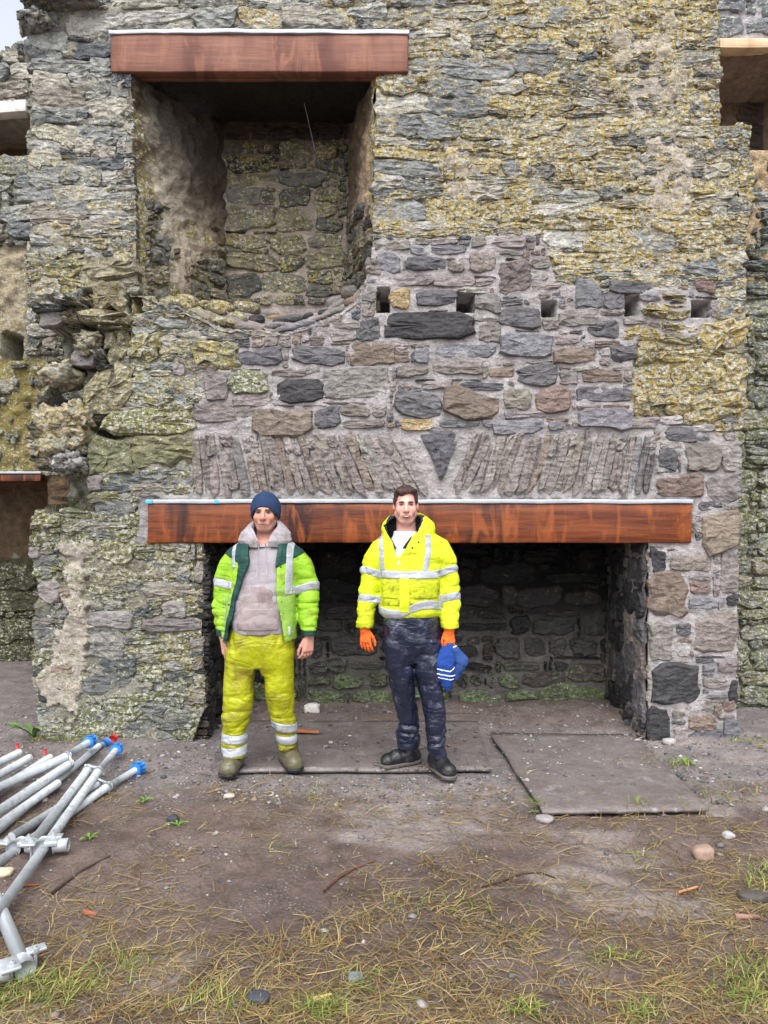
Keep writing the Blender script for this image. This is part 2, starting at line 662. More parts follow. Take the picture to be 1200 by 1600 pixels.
NEWP = [(585, 372), (845, 368), (858, 400), (872, 446), (960, 454), (1105, 448), (1122, 470), (1118, 522), (996, 533), (986, 600), (990, 657), (1062, 664), (1153, 690),
        (1156, 1185), (1012, 1185), (1012, 842), (1082, 846), (1082, 780), (238, 780), (236, 850), (214, 850), (216, 772), (302, 772), (303, 660), (325, 600), (332, 582), (372, 572), (372, 528), (450, 520), (535, 488), (560, 465), (575, 420)]
HOLES = [(589, 450, 608, 488), (714, 457, 741, 488), (845, 471, 869, 496), (976, 460, 999, 494), (1079, 470, 1108, 497), (198, 458, 224, 490), (128, 452, 146, 466)]
DARKVOID = [[(55, 505), (100, 512), (132, 505), (165, 515), (160, 540), (120, 545), (105, 560), (70, 560)],
            [(70, 735), (150, 740), (148, 800), (72, 800)], [(140, 660), (165, 650), (182, 682), (150, 690)], [(60, 560), (118, 570), (125, 600), (70, 640)]]
RENDER = [[(92, 838), (142, 832), (146, 900), (138, 1000), (128, 1130), (88, 1110), (70, 1060), (100, 1000), (104, 940), (96, 900)],
          [(960, 40), (1060, 30), (1080, 110), (1050, 190), (985, 195), (955, 120)],
          [(1000, 220), (1080, 215), (1085, 330), (1030, 370), (990, 300)], [(690, 230), (745, 225), (750, 300), (700, 305)]]
BROKEN = [(40, 470), (150, 470), (215, 500), (170, 600), (200, 680), (150, 700), (150, 800), (60, 800), (40, 700)]


def core_w(U, V):
    old = -0.004 + 0.018 * n2(U, V, 1 / 22, 4, 1)
    cr = np.abs(fbm(np.stack([U / 85, V / 17 + 0.5 * n2(U, V, 1 / 50, 2, 15), 0 * U], -1), 2, 16))
    old = old - 0.026 * sstep(0.09, 0.0, cr)
    new = 0.012 + 0.013 * n2(U, V, 1 / 24, 5, 2)
    new = np.where((V > 668) & (V < 782) & (U > 300) & (U < 1024), 0.45 * new, new)
    m = pip(NEWP, U + 5 * n2(U, V, 1 / 15, 2, 5), V + 5 * n2(U, V, 1 / 15, 2, 6))
    w = np.where(m, new, old)
    for k, pl in enumerate(RENDER):
        q = pip(pl, U + 24 * n2(U, V, 1 / 34, 4, 20 + k), V + 24 * n2(U, V, 1 / 34, 4, 30 + k))
        w = np.where(q, (0.020 if k == 0 else 0.008) + 0.016 * n2(U, V, 1 / 16, 4, 4), w)
    br = pip(BROKEN, U + 12 * n2(U, V, 1 / 25, 3, 8), V + 12 * n2(U, V, 1 / 25, 3, 9))
    w = np.where(br, -0.10 + 0.10 * n2(U, V, 1 / 30, 4, 10), w)
    for pl in DARKVOID:
        q = pip(pl, U + 8 * n2(U, V, 1 / 18, 3, 11), V + 6 * n2(U, V, 1 / 18, 3, 12))
        w = np.where(q, -0.36 + 0.05 * n2(U, V, 1 / 18, 3, 13), w)
    for h in HOLES:
        q = (U > h[0]) & (U < h[2]) & (V > h[1]) & (V < h[3])
        w = np.where(q, -0.62, w)
    # the pier bellies out a little at its foot
    w += 0.06 * sstep(1040, 1150, V) * sstep(420, 300, U)
    return w


def core_c(U, V):
    m = pip(NEWP, U + 6 * n2(U, V, 1 / 15, 2, 5), V + 6 * n2(U, V, 1 / 15, 2, 6))
    lint = (U > 164) & (U < 650) & (V > 44) & (V < 130) & ((V < 62) | (U < 180) | (U > 632))
    m |= lint
    c = np.where(m[..., None], lin(150, 145, 145), lin(134, 131, 121))
    c = c * (1 + 0.16 * n2(U, V, 1 / 30, 3, 14))[..., None]
    c = c * (1 - 0.24 * sstep(740, 840, V) * sstep(400, 330, U))[..., None]      # damp, algae-stained foot of the left pier
    lc, la = lcol(U, V)
    la = np.where(m, 0.0, la)
    for k, pl in enumerate(RENDER):
        q = pip(pl, U + 24 * n2(U, V, 1 / 34, 4, 20 + k), V + 24 * n2(U, V, 1 / 34, 4, 30 + k))
        c = np.where(q[..., None], lin(154, 146, 136) * (1 + 0.3 * n2(U, V, 1 / 18, 4, 44))[..., None], c)
        la = np.where(q, 0.46 if k else 0.40, la)
    return c, np.concatenate([lc, la[..., None]], -1)


def core_mask(U, V):
    l = np.interp(V, LEFT_EDGE[:, 0], LEFT_EDGE[:, 1]) + 4 * n2(V, 0 * V, 1 / 14, 3, 40)
    r = np.interp(V, RIGHT_EDGE[:, 0], RIGHT_EDGE[:, 1]) + 2 * n2(V, 0 * V, 1 / 14, 3, 41)
    return (U > l) & (U < r) & ~pip(FIRE, U + 2 * n2(U, V, 1 / 16, 2, 42), V) & ~pip(NICHE, U, V + 2 * n2(U, V, 1 / 16, 2, 43))


FRONT = fr_plane(YW)
wall = thing('stone_wall', 'tall ruined rubble stone chimney wall with lichen, a wide fireplace and an upper recess', 'wall', (0, YW, 0))
panel('wall_core', wall, FRONT, (30, -90, 1182, 1180), 2.5, core_w, core_c, M_MORTAR, core_mask, thick=1.0)

# --- traced stones of the repointed masonry, from enlargements of the picture
T = []


def tr(sc, ox, oy, lst):
    for q in lst:
        T.append((q[0] / sc + ox, q[1] / sc + oy, q[2] / sc + ox, q[3] / sc + oy, q[4]))


tr(4.444, 930, 840, [(380, 75, 480, 230, 'k'), (520, 120, 800, 225, 'n'), (865, 100, 985, 400, 'n'), (375, 255, 635, 555, 'b'), (650, 255, 800, 292, 'g'), (655, 310, 785, 385, 'r'), (650, 425, 845, 490, 'u'),
                     (912, 400, 982, 465, 'k'), (690, 520, 985, 800, 'n'), (375, 590, 530, 850, 'g'), (565, 600, 660, 670, 'd'), (570, 735, 650, 820, 'l'), (380, 880, 725, 1165, 'k'), (840, 850, 980, 930, 'g'),
                     (925, 1005, 982, 1140, 'k'), (355, 1190, 510, 1450, 'k'), (540, 1310, 635, 1440, 'l'), (640, 1230, 830, 1330, 'b'), (640, 1335, 880, 1470, 'd'), (890, 1260, 985, 1480, 'u'), (720, 1160, 810, 1200, 'g'),
                     (880, 1130, 960, 1195, 'r'), (530, 1205, 620, 1245, 'n')])
tr(3.53, 860, 620, [(835, 620, 1035, 845, 'b'), (810, 575, 945, 625, 'd'), (585, 430, 840, 550, 'r'), (855, 435, 1045, 570, 'g'), (735, 260, 935, 410, 'n'), (590, 290, 690, 395, 'd'), (940, 250, 1050, 420, 'l'), (630, 170, 800, 245, 'd'),
                    (955, 200, 1010, 245, 'g'), (780, 160, 900, 190, 'l'), (605, 250, 715, 285, 'g'), (410, 110, 600, 170, 'g'), (600, 110, 725, 155, 'l'), (155, 70, 450, 180, 'u')])
tr(4, 580, 350, [(25, 110, 240, 165, 'n'), (250, 135, 345, 195, 'u'), (375, 135, 590, 190, 'u'), (735, 85, 960, 150, 'g'), (35, 190, 180, 305, 'u'), (225, 210, 460, 295, 'd'), (480, 230, 580, 300, 'n'), (615, 180, 775, 305, 'n'),
                 (785, 165, 945, 195, 'g'), (800, 245, 990, 440, 'n'), (1005, 205, 1110, 280, 'g'), (40, 330, 380, 390, 'g'), (390, 330, 640, 390, 'g'), (655, 345, 760, 385, 'g'), (115, 415, 240, 530, 'o'), (280, 420, 530, 510, 'd'),
                 (650, 455, 805, 555, 'g'), (810, 475, 940, 510, 'd'), (75, 560, 640, 720, 'k'), (50, 545, 200, 580, 'l'), (800, 530, 1055, 650, 'd'), (1070, 590, 1165, 660, 'g'), (665, 625, 805, 740, 'n'), (805, 690, 1125, 835, 'u'),
                 (380, 755, 770, 830, 'u'), (0, 750, 145, 870, 'b'), (1005, 380, 1180, 410, 'g'), (550, 400, 730, 432, 'l'), (0, 590, 50, 715, 'd'), (270, 780, 360, 870, 'u')])
tr(3.75, 860, 420, [(145, 80, 300, 235, 'u'), (310, 150, 430, 235, 'd'), (345, 80, 625, 148, 'd'), (525, 150, 640, 190, 'u'), (45, 240, 280, 340, 'g'), (290, 240, 430, 272, 'g'), (220, 310, 395, 400, 'd'), (430, 285, 560, 325, 'g'),
                    (20, 470, 265, 555, 'b'), (350, 450, 500, 545, 'd'), (290, 470, 345, 510, 'l'), (190, 600, 415, 670, 'r'), (150, 700, 470, 780, 'd'), (20, 390, 160, 445, 'g'), (655, 140, 790, 180, 'Y'), (530, 210, 812, 290, 'Y'),
                    (845, 75, 960, 140, 'r'), (650, 310, 740, 350, 'Y'), (745, 310, 870, 360, 'Y'), (880, 295, 1145, 470, 'Y'), (50, 600, 155, 680, 'g'), (640, 470, 960, 540, 'Y'), (510, 450, 620, 545, 'Y'), (510, 560, 700, 705, 'Y'),
                    (720, 550, 930, 725, 'Y'), (940, 500, 1130, 725, 'Y'), (490, 740, 660, 860, 'Y'), (660, 735, 830, 850, 'Y'), (830, 740, 1130, 880, 'Y'), (430, 345, 640, 420, 'Y'), (640, 370, 860, 430, 'Y')])
tr(4, 580, 560, [(160, 50, 355, 110, 'n'), (380, 20, 690, 100, 'n'), (735, 60, 885, 120, 'b'), (910, 40, 1155, 170, 'd'), (170, 150, 250, 200, 'g'), (320, 145, 500, 190, 'g'), (560, 155, 825, 200, 'd'), (150, 215, 435, 360, 'd'),
                 (455, 205, 800, 370, 'b'), (825, 195, 1000, 320, 'n'), (1030, 185, 1240, 340, 'r'), (180, 385, 395, 450, 'o'), (415, 390, 675, 430, 'u'), (755, 385, 1080, 470, 'u'), (830, 330, 1090, 370, 'g'), (1110, 400, 1200, 445, 'u')])
tr(3.87, 290, 560, [(120, 80, 255, 250, 'g'), (265, 80, 500, 215, 'm'), (290, 220, 505, 290, 'g'), (540, 130, 830, 265, 'k'), (835, 60, 1230, 245, 'g'), (530, 70, 735, 110, 'g'), (725, 55, 810, 90, 'g'), (60, 270, 400, 380, 'g'),
                    (410, 300, 760, 455, 'b'), (780, 295, 930, 415, 'd'), (940, 290, 1110, 350, 'n'), (950, 375, 1200, 420, 'g'), (60, 388, 370, 465, 'd'), (1130, 285, 1210, 350, 'l')])
tr(4, 300, 360, [(0, 700, 285, 850, 'M'), (295, 740, 560, 840, 'd'), (625, 730, 960, 840, 'd'), (990, 700, 1240, 835, 'b'), (880, 575, 1050, 615, 'g'), (1035, 560, 1170, 685, 'd'), (870, 640, 1030, 690, 'g'), (740, 660, 830, 720, 'n'),
                 (1085, 180, 1180, 280, 'n'), (1060, 350, 1150, 445, 'g')])
tr(3.75, 0, 400, [(550, 160, 735, 315, 'Y'), (490, 660, 760, 890, 'Y'), (470, 330, 780, 415, 'Y'), (600, 905, 1140, 1055, 'M'), (510, 1070, 780, 1275, 'M'), (780, 1065, 1130, 1220, 'M'), (620, 440, 760, 620, 'Y'), (760, 460, 940, 620, 'm'),
                  (520, 10, 800, 140, 'Y'), (250, 20, 470, 130, 'm'), (380, 500, 480, 560, 'g'), (420, 560, 560, 650, 'g'), (240, 570, 330, 650, 'n'), (520, 1290, 600, 1370, 'g'), (520, 1380, 700, 1440, 'm'), (330, 470, 430, 520, 'n'),
                  (240, 330, 370, 410, 'g'), (740, 180, 870, 230, 'g'), (1020, 640, 1080, 700, 'g')])
tr(3.53, 0, 760, [(500, 690, 730, 775, 'g'), (800, 730, 1100, 795, 'g'), (330, 540, 385, 610, 'b'), (220, 520, 330, 630, 'g'), (235, 1090, 345, 1200, 'k'), (180, 170, 330, 225, 'm'), (330, 120, 500, 165, 'm'), (170, 265, 215, 330, 'm'),
                  (165, 335, 220, 390, 'g'), (1080, 420, 1120, 530, 'l'), (1060, 320, 1075, 400, 'g'), (900, 640, 1030, 720, 'l'), (290, 980, 400, 1030, 'b')])

CELL = 4
GX0, GY0 = 28, -92
gw, gh = (1184 - GX0) // CELL, (1180 - GY0) // CELL
gu, gv = np.meshgrid(GX0 + CELL * (np.arange(gw) + 0.5), GY0 + CELL * (np.arange(gh) + 0.5))
free = core_mask(gu, gv)
for h in HOLES:
    free &= ~((gu > h[0] - 2) & (gu < h[2] + 2) & (gv > h[1] - 2) & (gv < h[3] + 2))
for pl in DARKVOID:
    free &= ~pip(pl, gu, gv)
new_m = pip(NEWP, gu, gv)
arch_m = (gv > 668) & (gv < 780) & (gu > 302) & (gu < 1022)
free &= ~arch_m
lint_m = (gu > 166) & (gu < 648) & (gv > 46) & (gv < 62)
free &= ~lint_m
free &= ~((gu > 215) & (gu < 1084) & (gv > 776) & (gv < 850))
new_list, old_list = [], []
for (x0, y0, x1, y1, code) in T:
    q = (gu > x0) & (gu < x1) & (gv > y0) & (gv < y1)
    if q.sum() == 0 or free[q].mean() < 0.45:
        continue
    pad = 1.5
    free &= ~((gu > x0 - pad) & (gu < x1 + pad) & (gv > y0 - pad) & (gv < y1 + pad))
    (old_list if code in 'YMmy' and not (265 < x0 and code == 'm') else new_list).append((x0, y0, x1, y1, code))
rg = np.random.default_rng(3)
# gaps of the repointed masonry: smaller pinning stones
fn = free & new_m
fn[1:] &= free[:-1]
for q in pack(fn, GX0, GY0, CELL, (5, 13), (2, 6), rg, 6):
    if rg.random() < 0.85:
        new_list.append((q[0] + 2, q[1] + 1.5, q[2] - 2, q[3] - 1.5, rg.choice(list('ggnnldub'))))
# the old rubble
fo = free & ~new_m
for k, pl in enumerate(RENDER):
    q = pip(pl, gu, gv)
    fo &= ~(q & (rg.random(q.shape) < (0.9 if k == 0 else 0.05)))
auto_old = rpack(fo, GX0, GY0, CELL, [(14, 28, 5, 9, 900), (8, 20, 3, 6, 9000), (5, 12, 2, 4, 12000)], (4, 12), (2, 4), rg, 5)


def warp(ol):
    ol = ol.copy()
    ol[:, 1] += 5 * n2(ol[:, 0], ol[:, 1], 1 / 120, 2, 50) + 2.0 * n2(ol[:, 0], ol[:, 1], 1 / 25, 2, 51)
    return ol


for (x0, y0, x1, y1, code) in new_list:
    sz = min(x1 - x0, y1 - y0) * 0.0045
    proud = 0.016 + rg.uniform(0.02, 0.14) * sz
    ol = outline(x0 - 1, y0 - 1, x1 + 1, y1 + 1, rg, 9.0, 0.07, 1.6)
    V, Fc = stone_geo(FRONT, ol, proud, rg, 0.16 if code in 'kd' else 0.10, w0=0.004, round_=0.12)
    V = V + 0.006 * wob(V, 16, 1) * np.array([0.6, 1, 0.6])
    la = 0.45 if code == 'o' else (0.5 if code == 'm' else 0.0)
    mk('stone', V, Fc, M_NEW, wall, sharp=24, col=scol(code, rg), lich=np.r_[YEL if code == 'o' else GRN, la])

OLDC = [(144, 146, 142), (130, 132, 130), (152, 148, 138), (120, 122, 121), (138, 131, 122), (160, 158, 152), (100, 104, 106)]
cand = [(x0, y0, x1, y1, c) for (x0, y0, x1, y1, c) in old_list] + [(x0, y0, x1, y1, None) for (x0, y0, x1, y1) in auto_old]
cand.sort(key=lambda q: -(q[2] - q[0]) * (q[3] - q[1]))
small = MB()
for k, (x0, y0, x1, y1, code) in enumerate(cand):
    sz = min(x1 - x0, y1 - y0) * 0.0045
    g = 1.2
    ol = outline(x0 - g, y0 - g * 0.5, x1 + g, y1 + g * 0.5, rg, 6.0, 0.16, 3.5)
    ol = warp(ol)
    proud = rg.uniform(0.001, 0.016) if code is None else rg.uniform(0.012, 0.04)
    broken = pip(BROKEN, np.array([(x0 + x1) / 2]), np.array([(y0 + y1) / 2]))[0]
    w0 = 0.0
    if broken:
        w0 = rg.uniform(-0.12, 0.03)
        proud = rg.uniform(0.03, 0.09)
        if code is not None:
            w0 = rg.uniform(-0.01, 0.05)
    w0 += 0.06 * float(sstep(1040, 1150, (y0 + y1) / 2) * sstep(420, 300, x0))
    V, Fc = stone_geo(FRONT, ol, proud, rg, 0.3, back=0.10 if broken else 0.06, w0=w0, round_=0.16)
    V = V + 0.005 * wob(V, 14, 2) * np.array([0.5, 1, 0.5])
    c = lin(*OLDC[int(rg.integers(len(OLDC)))]) * rg.uniform(0.82, 1.12) if code is None else scol(code, rg) * 1.12
    cx, cy = (x0 + x1) / 2, (y0 + y1) / 2
    c = c * (1 - 0.26 * float(sstep(740, 840, cy) * sstep(400, 330, cx)))
    lc, la = lcol(np.array([cx]), np.array([cy]))
    la = float(np.clip(la[0] + rg.normal(0, 0.12) + (0.03 if code else 0), 0, 1))
    lv = np.r_[lc[0] * rg.uniform(0.85, 1.15), la]
    if k < 296:
        mk('weathered_stone', V, Fc, M_OLD, wall, smooth=False, col=c, lich=lv)
    else:
        small.add(V, Fc, np.r_[c, 1.0], lv)
small.build('small_rubble', M_OLD, wall, kind='stuff', smooth=False)

# --- flat arch of slanted slabs over the lintel
ARCH = [(318, 684, 322, 770, 13, 'g'), (333, 687, 338, 768, 12, 'n'), (346, 687, 353, 772, 12, 'g'), (360, 712, 368, 768, 12, 'b'), (376, 679, 392, 769, 13, 'd'), (394, 684, 418, 768, 11, 'g'), (417, 684, 440, 768, 14, 'b'), (437, 685, 444, 712, 13, 'l'),
        (456, 687, 487, 772, 17, 'n'), (473, 687, 507, 770, 9, 'm'), (446, 716, 461, 772, 10, 'g'), (496, 687, 510, 722, 13, 'l'), (511, 716, 532, 770, 12, 'd'), (513, 681, 553, 772, 9, 'g'), (530, 676, 541, 702, 12, 'n'), (543, 707, 577, 772, 15, 'o'),
        (556, 674, 566, 698, 13, 'l'), (572, 708, 600, 764, 11, 'd'), (579, 676, 588, 698, 12, 'n'), (581, 712, 606, 770, 10, 'n'), (592, 692, 616, 752, 10, 'k'), (597, 676, 608, 696, 8, 'g'), (611, 700, 638, 766, 12, 'n'),
        (613, 672, 661, 770, 17, 'n'), (640, 677, 648, 694, 9, 'g'), (651, 697, 682, 762, 10, 'd'), (673, 757, 684, 772, 8, 'g'), (744, 675, 703, 770, 17, 'n'), (727, 677, 709, 722, 8, 'g'), (760, 706, 728, 772, 14, 'b'), (770, 676, 781, 690, 16, 'l'),
        (781, 708, 752, 770, 15, 'g'), (800, 698, 781, 770, 13, 'g'), (827, 684, 815, 704, 17, 'l'), (850, 679, 841, 706, 14, 'l'), (815, 712, 797, 772, 12, 'n'), (831, 724, 813, 768, 16, 'r'), (877, 689, 836, 772, 16, 'n'), (852, 714, 846, 728, 8, 'l'),
        (887, 688, 866, 770, 10, 'b'), (901, 693, 881, 773, 12, 'n'), (915, 696, 894, 762, 8, 'g'), (929, 701, 902, 775, 13, 'm'), (956, 685, 923, 773, 15, 'n'), (938, 682, 944, 694, 16, 'l'), (969, 704, 936, 775, 10, 'g'), (977, 681, 969, 695, 10, 'g'),
        (986, 704, 967, 776, 17, 'g'), (993, 678, 991, 692, 14, 'n'), (1016, 680, 1000, 772, 15, 'd')]
ARCH = []
xb = 311.0
while xb < 1012:
    wd = rg.uniform(11, 18)
    if xb < 684:
        dx = -(5 + 46 * ((xb - 311) / 373) ** 0.8)
    else:
        dx = 44 - 30 * ((xb - 700) / 312)
    if not (668 < xb < 698):
        t0, b0 = 677 + rg.uniform(-2, 7), 771 + rg.uniform(-4, 3)
        dx *= rg.uniform(0.9, 1.08)
        code = rg.choice(list('gnbnngdunnggngn'))
        if abs(xb - 577) < 9:
            code = 'b'
        if xb > 1000 or abs(xb - 392) < 8:
            code = 'd'
        if rg.random() < 0.38:                 # two shorter pieces, end to end
            f = rg.uniform(0.22, 0.42)
            ym = t0 + (b0 - t0) * f
            ARCH.append((xb + dx, t0, xb + dx * (1 - f) , ym - 2, wd * rg.uniform(0.9, 1.1), rg.choice(list('glng'))))
            ARCH.append((xb + dx * (1 - f), ym + 2, xb, b0, wd, code))
        else:
            ARCH.append((xb + dx, t0, xb, b0, wd, code))
    xb += wd + rg.uniform(0.2, 1.6)
for (xa, ya, xb, yb, wd, code) in ARCH:
    L = math.hypot(xb - xa, yb - ya)
    ol = outline(-wd / 2, -L / 2, wd / 2, L / 2, rg, 9.0, 0.09, 1.2)
    a = math.atan2(-(xb - xa), yb - ya)
    ol = np.stack([(xa + xb) / 2 + ol[:, 0] * math.cos(a) - ol[:, 1] * math.sin(a), (ya + yb) / 2 + ol[:, 0] * math.sin(a) + ol[:, 1] * math.cos(a)], -1)
    V, Fc = stone_geo(FRONT, ol, rg.uniform(0.014, 0.032), rg, 0.14, w0=0.004, round_=0.2)
    V = V + 0.004 * wob(V, 14, 3)
    mk('arch_stone', V, Fc, M_NEW, wall, sharp=24, col=0.75 * scol(code, rg) + 0.25 * lin(138, 130, 126), lich=np.r_[YEL, 0.3 if code in 'om' else 0.0])
ol = np.array([(654, 676), (670, 672), (690, 673), (705, 672), (718, 676), (714, 692), (708, 705), (703, 718), (699, 732), (692, 746), (688, 750), (683, 738), (677, 722), (670, 708), (663, 694), (657, 684)], float)[::-1][::-1]
V, Fc = stone_geo(FRONT, ol, 0.03, rg, 0.3)
mk('keystone', V, Fc, M_NEW, wall, sharp=24, col=scol('d', rg)*0.8, lich=np.r_[YEL, 0.0])

# --- pale rubble lumps hanging on at the broken edge
for (cx, cy, rx, ry, w, c, la) in [(100, 668, 44, 36, 0.0, (144, 134, 118), 0.6), (84, 704, 34, 24, 0.02, (130, 130, 118), 0.55), (128, 650, 22, 20, 0.0, (150, 140, 124), 0.5), (108, 722, 24, 16, 0.02, (150, 148, 146), 0.2), (98, 586, 26, 20, -0.05, (146, 142, 132), 0.5), (140, 540, 24, 18, -0.04, (142, 138, 122), 0.5), (60, 40, 22, 12, 0.0, (138, 140, 138), 0.4), (92, 2, 54, 9, 0.04, (112, 114, 114), 0.35)]:
    bm = bmesh.new()
    bmesh.ops.create_icosphere(bm, subdivisions=4, radius=1.0)
    V = np.array([v.co[:] for v in bm.verts])
    Fc = [tuple(v.index for v in f.verts) for f in bm.faces]
    bm.free()
    P = np.sign(V) * np.abs(V) ** 0.8 * np.array([rx * 0.0045, 0.13, ry * 0.0045])
    P *= (1 + 0.34 * fbm(V * 2.0 + cx, 5, 33, 0.62))[:, None]
    P += 0.02 * wob(V, 5, cx)
    P += px(cx, cy, YW - w)
    mk('rubble_lump', P, Fc, M_OLD, wall, col=lin(*c), lich=np.r_[YEL * 0.9 + PAL * 0.1, la])

# ------------------------------------------------------------------ inside of the fireplace
def dress(parent, frame, rect, cell, wr, hr, colf, lichf, proudr, rng, mat, name='stone', gap=1.0, keep=None, traced=(), sq=6.0, limit=300, tint=lambda y: 1.0):
    """courses of stones on a panel; traced rectangles first, the gaps filled"""
    u0, v0, u1, v1 = rect
    nc, nr = int((u1 - u0) / cell), int((v1 - v0) / cell)
    fr = np.ones((nr, nc), bool)
    cu, cv = np.meshgrid(u0 + cell * (np.arange(nc) + 0.5), v0 + cell * (np.arange(nr) + 0.5))
    if keep is not None:
        fr &= keep(cu, cv)
    rects = []
    for q in traced:
        rects.append(q)
        fr &= ~((cu > q[0] - gap) & (cu < q[2] + gap) & (cv > q[1] - gap) & (cv < q[3] + gap))
    rects += rpack(fr, u0, v0, cell, [(wr[1] * 2 // 3, wr[1], hr[1] * 2 // 3, hr[1], 800), (wr[0], wr[1] * 2 // 3, hr[0], hr[1] * 2 // 3, 2500)], (max(2, wr[0] // 2), wr[0] + 1), (max(2, hr[0] // 2), hr[0] + 1), rng, 4)
    rects.sort(key=lambda q: -(q[2] - q[0]) * (q[3] - q[1]))
    extra = MB()
    for k, q in enumerate(rects):
        x0, y0, x1, y1 = q[:4]
        if x1 - x0 < 3 * gap or y1 - y0 < 2.5 * gap:
            continue
        ol = outline(x0 + gap, y0 + gap * 0.8, x1 - gap, y1 - gap * 0.8, rng, sq + 2, 0.10, 2.0)
        V, Fc = stone_geo(frame, ol, rng.uniform(*proudr), rng, 0.14, round_=0.14)
        V = V + 0.007 * wob(V, 15, 4)
        cx, cy = (x0 + x1) / 2, (y0 + y1) / 2
        c = colf(cx, cy) if len(q) < 5 else scol(q[4], rng) * tint(cy)
        if k < limit:
            mk(name, V, Fc, mat, parent, sharp=24, col=c, lich=lichf(cx, cy))
        else:
            extra.add(V, Fc, np.r_[c, 1.0], lichf(cx, cy))
    if extra.n:
        extra.build('small_rubble', mat, parent, kind='stuff')


rb = np.random.default_rng(21)
BACK = fr_plane(YB)


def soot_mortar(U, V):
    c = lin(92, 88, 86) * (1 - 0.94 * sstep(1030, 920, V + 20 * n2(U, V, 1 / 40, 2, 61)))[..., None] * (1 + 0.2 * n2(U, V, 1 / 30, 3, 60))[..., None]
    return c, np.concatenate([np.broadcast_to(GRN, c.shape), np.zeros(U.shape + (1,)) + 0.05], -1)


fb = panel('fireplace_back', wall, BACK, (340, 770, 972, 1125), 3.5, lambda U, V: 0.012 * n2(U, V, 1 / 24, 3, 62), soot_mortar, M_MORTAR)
BT = []
for q in [(125, 275, 370, 405, 'd'), (385, 280, 490, 400, 'b'), (475, 285, 750, 415, 'd'), (755, 310, 980, 405, 'b'), (140, 415, 230, 480, 'd'), (250, 430, 410, 480, 'k'), (440, 450, 560, 570, 'k'), (570, 470, 825, 570, 'd'), (865, 435, 1005, 575, 'd'),
          (140, 495, 420, 545, 'k'), (640, 420, 850, 462, 'b'), (345, 580, 505, 715, 'd'), (515, 580, 650, 700, 'd'), (655, 590, 770, 690, 'd'), (775, 590, 955, 690, 'd'), (125, 625, 250, 705, 'k'), (690, 690, 960, 715, 'k'), (130, 730, 340, 780, 'k'), (390, 720, 620, 785, 'd'),
          (365, 795, 495, 885, 'd'), (500, 780, 775, 880, 'n'), (780, 740, 1000, 850, 'n'), (125, 895, 400, 1000, 'd'), (405, 890, 600, 955, 'm'), (600, 865, 1000, 995, 'm'), (200, 795, 275, 865, 'k'), (280, 815, 305, 865, 'k'), (415, 965, 580, 1020, 'k'), (900, 960, 985, 1020, 'g'),
          (500, 60, 750, 145, 'k'), (260, 150, 590, 270, 'k'), (830, 60, 1000, 190, 'k'), (620, 200, 960, 270, 'k'), (180, 580, 265, 630, 'd'), (90, 1000, 150, 1030, 'k'), (170, 1000, 265, 1028, 'k')]:
    BT.append((q[0] / 3.75 + 680, q[1] / 3.75 + 840, q[2] / 3.75 + 680, q[3] / 3.75 + 840, {'n': 'b', 'g': 'n'}.get(q[4], q[4])))
for q in [(80, 265, 320, 360, 'k'), (80, 375, 165, 410, 'k'), (185, 375, 320, 410, 'k'), (110, 420, 320, 515, 'd'), (70, 500, 225, 590, 'd'), (150, 610, 440, 745, 'd'), (0, 640, 100, 745, 'd'), (0, 760, 260, 850, 'd'), (270, 770, 480, 825, 'd'), (0, 860, 150, 930, 'm'), (160, 850, 360, 945, 'd'), (385, 840, 510, 935, 'm'), (0, 950, 235, 1045, 'd'),
          (280, 950, 520, 1045, 'd'), (240, 525, 310, 600, 'k'), (80, 60, 300, 230, 'k')]:
    BT.append((q[0] / 4 + 480, q[1] / 4 + 840, q[2] / 4 + 480, q[3] / 4 + 840, q[4]))
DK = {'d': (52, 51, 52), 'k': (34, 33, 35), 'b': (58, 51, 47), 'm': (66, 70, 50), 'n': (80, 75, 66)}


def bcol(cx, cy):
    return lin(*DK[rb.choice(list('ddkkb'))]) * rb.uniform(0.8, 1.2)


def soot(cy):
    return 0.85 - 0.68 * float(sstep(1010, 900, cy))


BT = [(q[0], q[1], q[2], q[3]) + ((q[4],) if False else ()) + (q[4],) for q in BT]
_old = dict(STONE)
STONE.update(DK)
STONE['g'] = (96, 92, 90)


def blich(cx, cy):
    return np.r_[lin(84, 100, 58), 0.16 + 0.5 * float(sstep(1020, 1095, cy)) * (0.4 + 0.8 * rb.random()) + (0.12 if 900 < cy < 1080 else 0) * rb.random()]


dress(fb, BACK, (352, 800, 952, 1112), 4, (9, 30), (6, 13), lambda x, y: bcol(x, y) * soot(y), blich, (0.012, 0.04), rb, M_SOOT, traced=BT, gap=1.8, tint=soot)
STONE.update(_old)

# jambs: right face (lit by the day), left face in the dark
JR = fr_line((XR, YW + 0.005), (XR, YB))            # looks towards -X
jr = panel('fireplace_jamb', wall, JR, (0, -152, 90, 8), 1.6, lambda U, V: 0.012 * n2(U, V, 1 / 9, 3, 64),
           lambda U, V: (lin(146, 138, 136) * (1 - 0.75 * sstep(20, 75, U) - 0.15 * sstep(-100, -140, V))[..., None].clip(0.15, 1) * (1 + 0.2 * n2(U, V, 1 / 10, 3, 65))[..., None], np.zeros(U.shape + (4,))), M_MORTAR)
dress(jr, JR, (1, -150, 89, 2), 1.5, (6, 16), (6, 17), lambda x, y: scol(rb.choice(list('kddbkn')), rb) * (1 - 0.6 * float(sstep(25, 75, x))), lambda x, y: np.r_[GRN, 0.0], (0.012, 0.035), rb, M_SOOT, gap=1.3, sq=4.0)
JL = fr_line((XL, YB), (XL, YW + 0.005))            # looks towards +X
